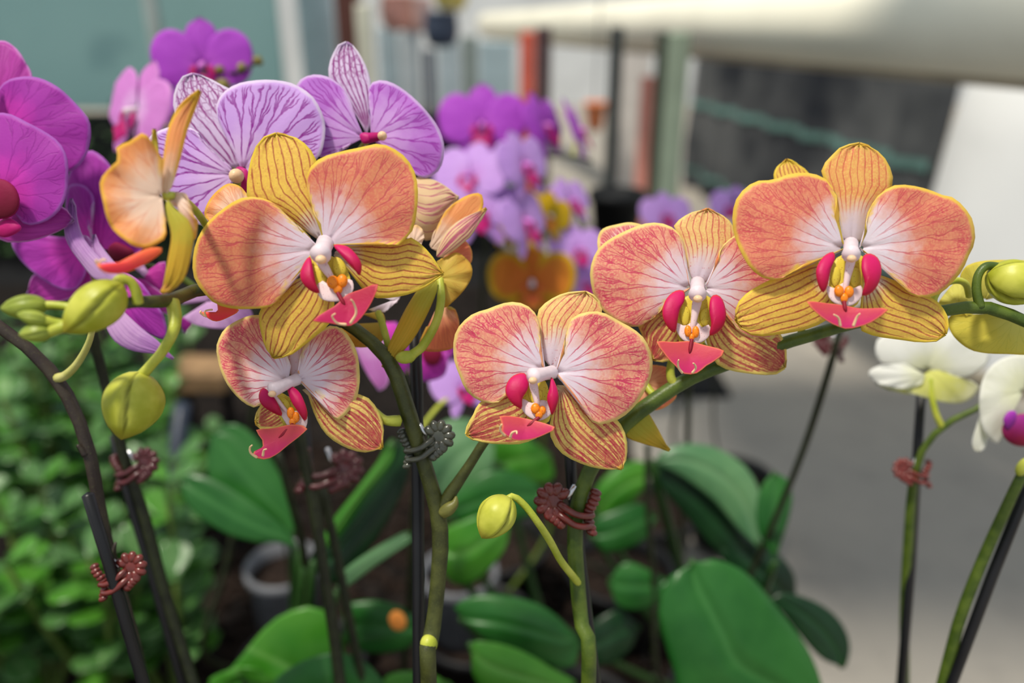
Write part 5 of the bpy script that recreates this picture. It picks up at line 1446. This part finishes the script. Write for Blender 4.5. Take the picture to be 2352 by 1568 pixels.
v_, f_, u_ = ell_geo(P(2350, 1072, 0.2965), (0.0022, 0.0022, 0.004), (0.3, 0, 1), 12, 8)
mk('node', v_, f_, pedG, pX, uv=u_)

# ------------------------------------------------------------------ orchid leaves (plants further back in the row)
def leaf(plant, base, pts, d, mat, tip=None, back=None, bulge=6, g=(0, 0), lean=0, groove=3.0, mode='strip'):
    return sheet('leaf', plant, base, pts, [mat, back or leafU], d, mode, tip=tip, bulge=bulge, ruffle=0.6, lean=lean, off=0, g=g, thick=1.6,
                 nt=18, ns=16, groove=groove, waves=2)


def leaf_plant(px, py, d, label, leaves, stems=(), sm=None, potm=None):
    pl = plain_plant(px, py, d, label, stems, sm=sm or stemK, potm=potm)
    pc = WL[pl.name]
    for q_ in leaves:
        kw = dict(q_[4]) if len(q_) > 4 else {}
        gy = kw.get('g', (0, 0))[1]
        leaf(pl, *q_[:4], **kw)
        a_ = P(q_[0][0], q_[0][1], q_[2] + 0.002)
        b_ = np.array([pc[0], pc[1], 0.10])
        m_ = a_ * 0.5 + b_ * 0.5 + np.array([0, 0.012, -0.02])
        tube('petiole', pl, [a_, m_, b_], [0.0022, 0.0036, 0.0048], leafU, 8, 14)
    return pl


# leaves of the plant with three dark stems left of centre
pE = leaf_plant(700, 1500, 0.56, 'orchid with broad green leaves and dark stems left of the central stake', [
    ((675, 1250), [(640, 1200), (560, 1170), (500, 1130), (476, 1080), (480, 1010), (515, 974), (555, 978), (600, 1020), (645, 1095), (675, 1190)], 0.50, leafG, dict(tip=4, g=(0, -4), bulge=2.5, groove=0.8)),
    ((690, 1262), [(640, 1246), (590, 1245), (520, 1226), (450, 1180), (420, 1140), (415, 1105), (440, 1088), (490, 1100), (560, 1140), (640, 1200)], 0.485, leafG, dict(tip=5, g=(0, -3), bulge=2.5, groove=0.8)),
    ((700, 1300), [(740, 1230), (800, 1150), (870, 1080), (920, 1005), (938, 1020), (935, 1100), (900, 1180), (850, 1260), (780, 1340)], 0.46, leafD, dict(tip=4, back=leafB)),
    ((720, 1290), [(760, 1200), (830, 1110), (905, 1010), (900, 1060), (840, 1140), (780, 1230)], 0.448, leafB, dict(tip=2)),
    ((770, 1360), [(790, 1310), (860, 1260), (925, 1225), (945, 1228), (930, 1250), (860, 1300), (800, 1345)], 0.452, leafS, dict(tip=3, bulge=2)),
    ((720, 1560), [(640, 1600), (470, 1590), (520, 1545), (560, 1500), (600, 1450), (650, 1410), (720, 1392), (765, 1425), (790, 1500)], 0.46, leafB, dict(tip=1, mode='fan')),
    ((760, 1600), [(640, 1600), (625, 1568), (690, 1520), (770, 1498), (840, 1520), (890, 1580)], 0.42, leafG, dict(mode='fan')),
    ((800, 1440), [(790, 1390), (860, 1378), (940, 1400), (975, 1450), (930, 1490), (850, 1500), (790, 1470)], 0.50, leafG, dict(tip=3)),
    ((560, 1560), [(500, 1590), (480, 1560), (540, 1535), (600, 1540), (620, 1580)], 0.45, leafB, dict(mode='fan'))],
    stems=[[(640, 1040, 0.42, 1.8), (660, 1120, 0.43, 2.0), (690, 1230, 0.45, 2.2), (706, 1340, 0.47, 2.2), (712, 1500, 0.50, 2.2)],
           [(738, 1110, 0.38, 2.2), (758, 1200, 0.39, 2.3), (785, 1330, 0.40, 2.3), (812, 1470, 0.41, 2.3), (834, 1568, 0.42, 2.3)]])
pG = leaf_plant(1080, 1500, 0.60, 'leafy orchid without blooms in view behind the central stake', [
    ((1000, 1130), [(980, 1060), (1000, 985), (1050, 960), (1110, 975), (1135, 1020), (1130, 1080), (1090, 1130), (1040, 1150)], 0.60, leafS, dict(tip=4, g=(0, -6))),
    ((1010, 1250), [(1015, 1220), (1060, 1195), (1110, 1180), (1165, 1200), (1160, 1260), (1095, 1335), (1040, 1340), (1015, 1300)], 0.52, leafB, dict(tip=3)),
    ((1030, 1180), [(1050, 1130), (1120, 1080), (1200, 1090), (1250, 1130), (1230, 1180), (1150, 1200), (1070, 1200)], 0.58, leafG, dict(tip=3)),
    ((1060, 1420), [(1045, 1390), (1100, 1365), (1180, 1370), (1260, 1400), (1325, 1460), (1320, 1530), (1240, 1520), (1130, 1480)], 0.48, leafG, dict(tip=4, bulge=8)),
    ((1080, 1480), [(1090, 1470), (1160, 1480), (1230, 1510), (1320, 1570), (1300, 1610), (1150, 1600), (1090, 1560)], 0.45, leafB, dict(tip=3)),
    ((960, 1570), [(880, 1580), (890, 1550), (940, 1540), (1000, 1550), (1040, 1580), (1000, 1610)], 0.46, leafB, dict(tip=4)),
    ((1150, 1060), [(1120, 1060), (1130, 1010), (1200, 1000), (1260, 1040), (1270, 1100), (1200, 1110)], 0.66, leafB, dict(tip=3))])
pH = leaf_plant(1600, 1420, 0.56, 'orchid with one huge green leaf below the arching stem', [
    ((1500, 1060), [(1530, 1030), (1580, 1018), (1650, 1030), (1720, 1080), (1752, 1160), (1745, 1260), (1700, 1220), (1640, 1150), (1560, 1090)], 0.54, leafS, dict(tip=5, g=(0, -5))),
    ((1490, 1055), [(1520, 1120), (1580, 1190), (1650, 1270), (1730, 1330), (1770, 1290), (1740, 1240), (1680, 1170), (1600, 1100), (1540, 1055)], 0.55, leafD, dict(tip=4)),
    ((1780, 1290), [(1742, 1220), (1738, 1160), (1750, 1115), (1776, 1084), (1808, 1100), (1820, 1140), (1812, 1190), (1794, 1250)], 0.50, leafG, dict(tip=3, bulge=3)),
    ((1590, 1290), [(1540, 1320), (1512, 1390), (1520, 1450), (1545, 1530), (1600, 1640), (1900, 1640), (1885, 1560), (1850, 1480), (1790, 1400), (1720, 1320), (1650, 1285)], 0.44, leafG, dict(tip=5, bulge=9, groove=5)),
    ((1760, 1380), [(1800, 1360), (1870, 1380), (1925, 1420), (1952, 1478), (1935, 1532), (1885, 1510), (1830, 1450), (1790, 1400)], 0.49, leafD, dict(tip=4, bulge=3)),
    ((1360, 1230), [(1370, 1190), (1420, 1168), (1475, 1156), (1505, 1185), (1490, 1230), (1440, 1262), (1390, 1268)], 0.58, leafG, dict(tip=3)),
    ((1370, 1180), [(1370, 1120), (1420, 1070), (1480, 1060), (1490, 1110), (1450, 1160), (1400, 1190)], 0.62, leafB, dict(tip=3)),
    ((1540, 1330), [(1440, 1290), (1400, 1330), (1420, 1390), (1480, 1400), (1540, 1370)], 0.56, leafG, dict(tip=1)),
    ((1700, 1250), [(1650, 1260), (1690, 1330), (1760, 1380), (1830, 1380), (1820, 1310), (1760, 1250)], 0.55, leafD, dict(tip=3)),
    ((1330, 1480), [(1360, 1430), (1420, 1400), (1470, 1440), (1440, 1500), (1380, 1530)], 0.58, leafD, dict(tip=2))],
    stems=[[(1930, 755, 0.40, 1.6), (1910, 830, 0.41, 1.9), (1880, 930, 0.43, 2.0), (1850, 1020, 0.45, 2.0), (1815, 1110, 0.47, 2.0), (1760, 1240, 0.50, 2.0)],
           [(1582, 860, 0.56, 2.2), (1580, 960, 0.58, 2.2), (1578, 1060, 0.60, 2.2)], [(1488, 1020, 0.52, 2.0), (1486, 1150, 0.53, 2.0), (1500, 1300, 0.55, 2.0)]])
o = ptube('pedicel', pH, [(1930, 760, 0.40, 1.6), (1945, 730, 0.395, 1.5), (1990, 700, 0.39, 1.4)], stemK)

# ------------------------------------------------------------------ stakes and clips
def stake(pp, label):
    pts = [P(*q_[:3]) for q_ in pp]
    l_, l2 = pts[-1], pts[-2]
    dv = l_ - l2
    kx = (l_[2] - 0.06) / max(1e-6, -dv[2]) if dv[2] < 0 else 0
    end = l_ + dv * kx
    end = np.array([l_[0] + (end[0] - l_[0]) * 0.25, l_[1] + (end[1] - l_[1]) * 0.25, 0.06])
    v_, f_, u_ = tube_geo([pts[0]] + pts[1:] + [end], [q_[3] * 0.001 for q_ in pp] + [pp[-1][3] * 0.001], 12, None)
    o = mk('plant_stake', v_, f_, stakeM, None, origin=end)
    return tag(o, label, 'stake', 'plant stakes of the orchids')


stake([(950, 700, 0.272, 2.1), (958, 900, 0.272, 2.2), (960, 1200, 0.274, 2.2), (962, 1568, 0.276, 2.2)], 'black stake behind the central olive stem')
stake([(202, 1136, 0.264, 2.0), (252, 1300, 0.270, 2.0), (330, 1568, 0.280, 2.2)], 'black stake with a cut top against the brown stem on the left')
stake([(1306, 960, 0.275, 2.0), (1312, 1100, 0.278, 2.0), (1335, 1300, 0.280, 2.0), (1368, 1568, 0.283, 2.0)], 'black stake clipped to the arching stem')
stake([(2116, 908, 0.352, 2.0), (2106, 1060, 0.356, 2.1), (2092, 1300, 0.366, 2.2), (2070, 1568, 0.376, 2.2)], 'black stake clipped to the white orchid stalk')
stake([(2400, 1020, 0.300, 2.0), (2350, 1145, 0.305, 2.1), (2280, 1320, 0.313, 2.2), (2186, 1568, 0.326, 2.2)], 'black stake leaning at the right edge')
stake([(700, 960, 0.352, 2.0), (712, 1100, 0.356, 2.0), (745, 1300, 0.366, 2.1), (770, 1450, 0.372, 2.2)], 'black stake among the dark stems left of centre')
stake([(262, 1000, 0.338, 2.0), (300, 1150, 0.344, 2.2), (345, 1300, 0.350, 2.2), (420, 1568, 0.362, 2.2)], 'black stake beside the dark stem behind the hanging bud')


def clip_template(mat):
    """A sprung orchid clip: two ribbed jaws with curved tines and a steel pin; metres, stem along Z."""
    parts = []
    mm = 0.001
    g1 = []
    for k in range(9):
        a = math.radians(40 + k * 36)
        g1.append(ell_geo((mm * (-8 + 3.6 * math.cos(a)), -3 * mm, mm * (2 + 3.6 * math.sin(a))), (1.4 * mm, 1.7 * mm, 2.3 * mm), (math.cos(a), 0, math.sin(a)), 8, 6))
    g1.append(ell_geo((-8 * mm, -2.4 * mm, 2 * mm), (3.4 * mm, 1.7 * mm, 3.4 * mm), (0, 0, 1), 12, 8))
    for k in range(4):
        g1.append(ell_geo((mm * (-8.6 + 1.25 * k), -3 * mm, mm * (-2.4 - 0.75 * k)), (1.5 * mm, 1.7 * mm, 1.7 * mm), (-0.5, 0, -1), 8, 6))
    v_, f_, u_ = merge(g1)
    parts.append(mk('jaw', v_, f_, mat, None, uv=u_, local=True))
    g2 = []
    for k in range(9):
        z = 5.5 - 1.5 * k
        g2.append(ell_geo((mm * (4.2 + 0.8 * math.cos(k * 0.7)), mm * (-1.6 - 0.5 * math.sin(k)), mm * z), (1.5 * mm, 1.9 * mm, 1.15 * mm), (0.3, 0, 1), 8, 6))
    v_, f_, u_ = merge(g2)
    parts.append(mk('jaw', v_, f_, mat, None, uv=u_, local=True))
    for z0, z1 in ((1.0, -1.4), (-2.0, -4.6)):
        pts = [(-6 * mm, -3.2 * mm, z0 * mm + 0.4 * mm), (-4 * mm, -4.6 * mm, (z0 - 0.6) * mm), (-1 * mm, -4.9 * mm, (z1 + 0.4) * mm), (2.2 * mm, -4.2 * mm, z1 * mm), (4.6 * mm, -2.2 * mm, z1 * mm)]
        v_, f_, u_ = tube_geo(pts, [1.15 * mm, 1.1 * mm, 1.0 * mm, 1.0 * mm, 1.0 * mm], 10, 16)
        parts.append(mk('tine', v_, f_, mat, None, uv=u_, local=True))
    v_, f_, u_ = tube_geo([(-3.6 * mm, -2.4 * mm, 3.0 * mm), (-1.8 * mm, -2.6 * mm, 7.2 * mm)], [0.8 * mm, 0.8 * mm], 10, None)
    parts.append(mk('spring_pin', v_, f_, pinM, None, uv=u_, local=True))
    return parts


CT = {'red': clip_template(clipR), 'dark': clip_template(clipD), 'olive': clip_template(clipG)}
CU = set()


def clip(kind, px, py, d, label, rot=(0, 0, 0), s=1.0, flip=1):
    root = empty('plant_clip', V(px, py, d), label=label, cat='clip', group='orchid clips on the stems')
    root.rotation_euler = Euler((R(rot[0]) - PITCH, R(rot[1]), R(rot[2])))
    root.scale = (s * flip, s, s)
    for o in CT[kind]:
        if o.name not in CU:
            CU.add(o.name); q_ = o
        else:
            q_ = o.copy(); COL.objects.link(q_)
        q_.parent = root


clip('red', 1326, 1166, 0.268, 'maroon clip with curled tines holding the arching stem', rot=(0, 6, 0), s=1.12)
clip('red', 262, 1322, 0.275, 'maroon clip on the brown stem at the lower left', rot=(0, -12, 10), s=0.95, flip=-1)
clip('dark', 300, 1076, 0.336, 'maroon clip on the dark stem below the hanging bud', rot=(0, -10, 0), s=1.1, flip=-1)
clip('dark', 735, 1078, 0.352, 'dark maroon clip on the dark stems under the small bloom', rot=(0, 8, 0), s=1.45, flip=-1)
clip('red', 2106, 1084, 0.350, 'reddish clip on the white orchid stake', rot=(0, 0, 0), s=0.9)
clip('dark', 1914, 795, 0.412, 'dark red clip behind the arching stem under the coral bloom', rot=(0, 14, 0), s=1.0)
clip('olive', 962, 1020, 0.262, 'olive-black clip holding the central stem to its stake', rot=(0, -10, 0), s=0.95, flip=-1)

# ------------------------------------------------------------------ succulents at the lower left
kl = [(-3, 3), (-8, 10), (-12, 20), (-13, 28), (-10, 33), (-5, 36), (0, 38), (5, 36), (10, 33), (13, 28), (12, 20), (8, 10), (3, 3)]
KL = [sheet('leaf', None, (0, 0), kl, [m_, m_], 0, 'strip', tip=6, bulge=2.0, ruffle=0.9, lean=-5, mapf=map_local, nt=8, ns=8, thick=1.6, groove=1.5, waves=4, local=True) for m_ in (kalM, kalB)]
KU = set()
kstem = stem_mat('succulent_stem', lin(88, 112, 50), lin(110, 130, 62), 60)
ROWS = (('front', 0.62, 0.77, 0.27), ('middle', 0.86, 0.98, 0.28), ('back', 1.12, 1.23, 0.25))
COLS = (('at the left edge', 30), ('mid-row', 190), ('at the right end', 345))
spots = []
for rn_, y_, d_, h_ in ROWS:
    for cn_, px_ in COLS:
        spots.append(((px_ - 1176) / FPX * d_, y_, h_, 'bushy green succulent %s, %s row, lower left patch' % (cn_, rn_)))
for i, (x, y, h, klb) in enumerate(spots):
    root = empty('succulent_plant', (x, y, bz), label=klb, cat='succulent', group='succulents at the lower left')
    tops = []
    for s_ in range(6):
        a = s_ * 1.05 + random.uniform(-0.4, 0.4); rr = random.uniform(0.025, 0.065)
        tp = np.array([x + rr * math.cos(a) * 1.4, y + rr * math.sin(a) * 1.4, h * random.uniform(0.7, 1.05)])
        tube('stem', root, [(x + 0.006 * math.cos(a), y + 0.006 * math.sin(a), bz), (x + rr * math.cos(a), y + rr * math.sin(a), h * 0.5), tuple(tp)], [0.004, 0.0035, 0.0025], kstem, 7, 8)
        for lv_ in range(5):
            fr_ = 0.38 + 0.62 * lv_ / 4
            ctr = np.array([x + (tp[0] - x) * fr_, y + (tp[1] - y) * fr_, bz + (tp[2] - bz) * fr_])
            for k in range(3 if lv_ < 4 else 4):
                m_i = 0 if random.random() < 0.6 else 1
                o = KL[m_i]
                if o.name not in KU:
                    KU.add(o.name); q_ = o
                else:
                    q_ = o.copy(); COL.objects.link(q_)
                q_.parent = root
                q_.location = Vector(ctr) - Vector((x, y, bz))
                az = random.uniform(0, 6.28); el = random.uniform(-0.1, 0.55) if lv_ < 4 else random.uniform(0.4, 1.0)
                # leaf grows along its local Z from the stem; its face looks up
                q_.rotation_euler = Euler((math.pi / 2 - el, 0, az), 'XYZ')
                sc = random.uniform(0.85, 1.35) * (1.0 if lv_ < 4 else 0.75)
                q_.scale = (sc, sc, sc)

# wooden ledge and grey hose behind the left stems, fallen orange petal
lg = empty('wooden_ledge', V(445, 880, 1.15), label='rough tan plank lying behind the hanging bud', cat='plank')
a = P(380, 905, 1.15); b = P(520, 855, 1.15)
bv, bf, bu = box_geo(a[0], b[0], a[1], a[1] + 0.08, a[2], b[2], 0.003)
mk('board', bv, bf, plain('tan_wood', lin(150, 120, 88), 0.8, 0.2, 0.2, 30), lg, smooth=False)
for xx in (a[0] + 0.01, b[0] - 0.02):
    bv, bf, bu = box_geo(xx, xx + 0.012, a[1] + 0.03, a[1] + 0.042, 0.0, a[2] + 0.001)
    mk('leg', bv, bf, stakeM, lg, smooth=False)
tag(tube('grey_hose', None, [P(420, 930, 0.9), P(408, 1020, 0.88), P(392, 1150, 0.86), P(372, 1300, 0.84), tuple(on_floor(360, 1420, 0.02))], 0.010, plain('grey_blue_hose', lin(44, 52, 68), 0.4, 0.4, 0.08, 20), 10, 20),
    'grey-blue hose hanging between the succulents and the bark', 'hose')
tag(pillow('fallen_petal', None, [(893, 1420), (905, 1402), (925, 1408), (934, 1430), (925, 1446), (903, 1444)], plain('withered_orange', lin(232, 150, 70), 0.6, 0.2, 0.1, 90, trans=0.3), 0.47, 2, 1.5),
    'withered orange petal lying on a leaf left of the central stake', 'petal')

# grey clear pots peeping between the leaves
for (px, py, d, lb) in ((655, 1330, 0.80, 'grey clear pot between the dark stems and the bark'), (1055, 1345, 0.78, 'grey-blue clear pot behind the central stake')):
    c_ = P(px, py, d)
    x_, y_ = c_[0], c_[1]
    zt = c_[2] + 0.02
    root = empty('clear_pot', (x_, y_, bz), label=lb, cat='pot', group='grey clear pots between the orchids')
    lv, lf, lu = lathe_geo([(0.001, bz), (0.028, bz), (0.036, zt - 0.012), (0.039, zt - 0.01), (0.039, zt), (0.035, zt), (0.034, zt - 0.02)], (x_, y_, 0), 26)
    mk('body', lv, lf, potC, root)
    lv, lf, lu = lathe_geo([(0.001, zt - 0.012), (0.0345, zt - 0.016)], (x_, y_, 0), 20)
    mk('potting_mix', lv, lf, barkM, root)

# dark low shrubs at the foot of the teal sheet (one mass of small leaves)
sv, sf = [], []
k = 0
for i in range(1800):
    x = random.uniform(-2.6, -0.75); y = random.uniform(2.12, 2.28); z = 0.30 + 0.22 * random.random() * (0.6 + 0.4 * math.sin(x * 5))
    z = random.uniform(0.05, z)
    s_ = random.uniform(0.010, 0.022)
    E = np.array(Euler((random.uniform(-1, 1), random.uniform(-1, 1), random.uniform(0, 6.3))).to_matrix())
    lf_ = np.array([(-s_, 0, 0), (0, -s_ * 0.5, 0.002), (s_, 0, 0), (0, s_ * 0.5, 0.002), (0, 0, -0.002)])
    sv.append(lf_ @ E.T + np.array([x, y, z])); sf += [(k, k + 1, k + 2, k + 3), (k, k + 4, k + 1), (k + 1, k + 4, k + 2), (k + 2, k + 4, k + 3), (k + 3, k + 4, k)]; k += 5
tag(mk('foliage', np.vstack(sv), sf, plain('dark_shrub_leaf', lin(62, 92, 50), 0.6, 0.3, 0.2, 10), None, origin=(-1.6, 2.2, 0), smooth=False), 'dark green shrub foliage along the foot of the teal sheet', 'foliage', kind='stuff')

# unused templates are dropped
for ps, us in list((q_, USED) for q_ in TPL.values()) + list((q_, CU) for q_ in CT.values()) + [(KL, KU)]:
    for o in ps:
        if o.name not in us:
            bpy.data.objects.remove(o)
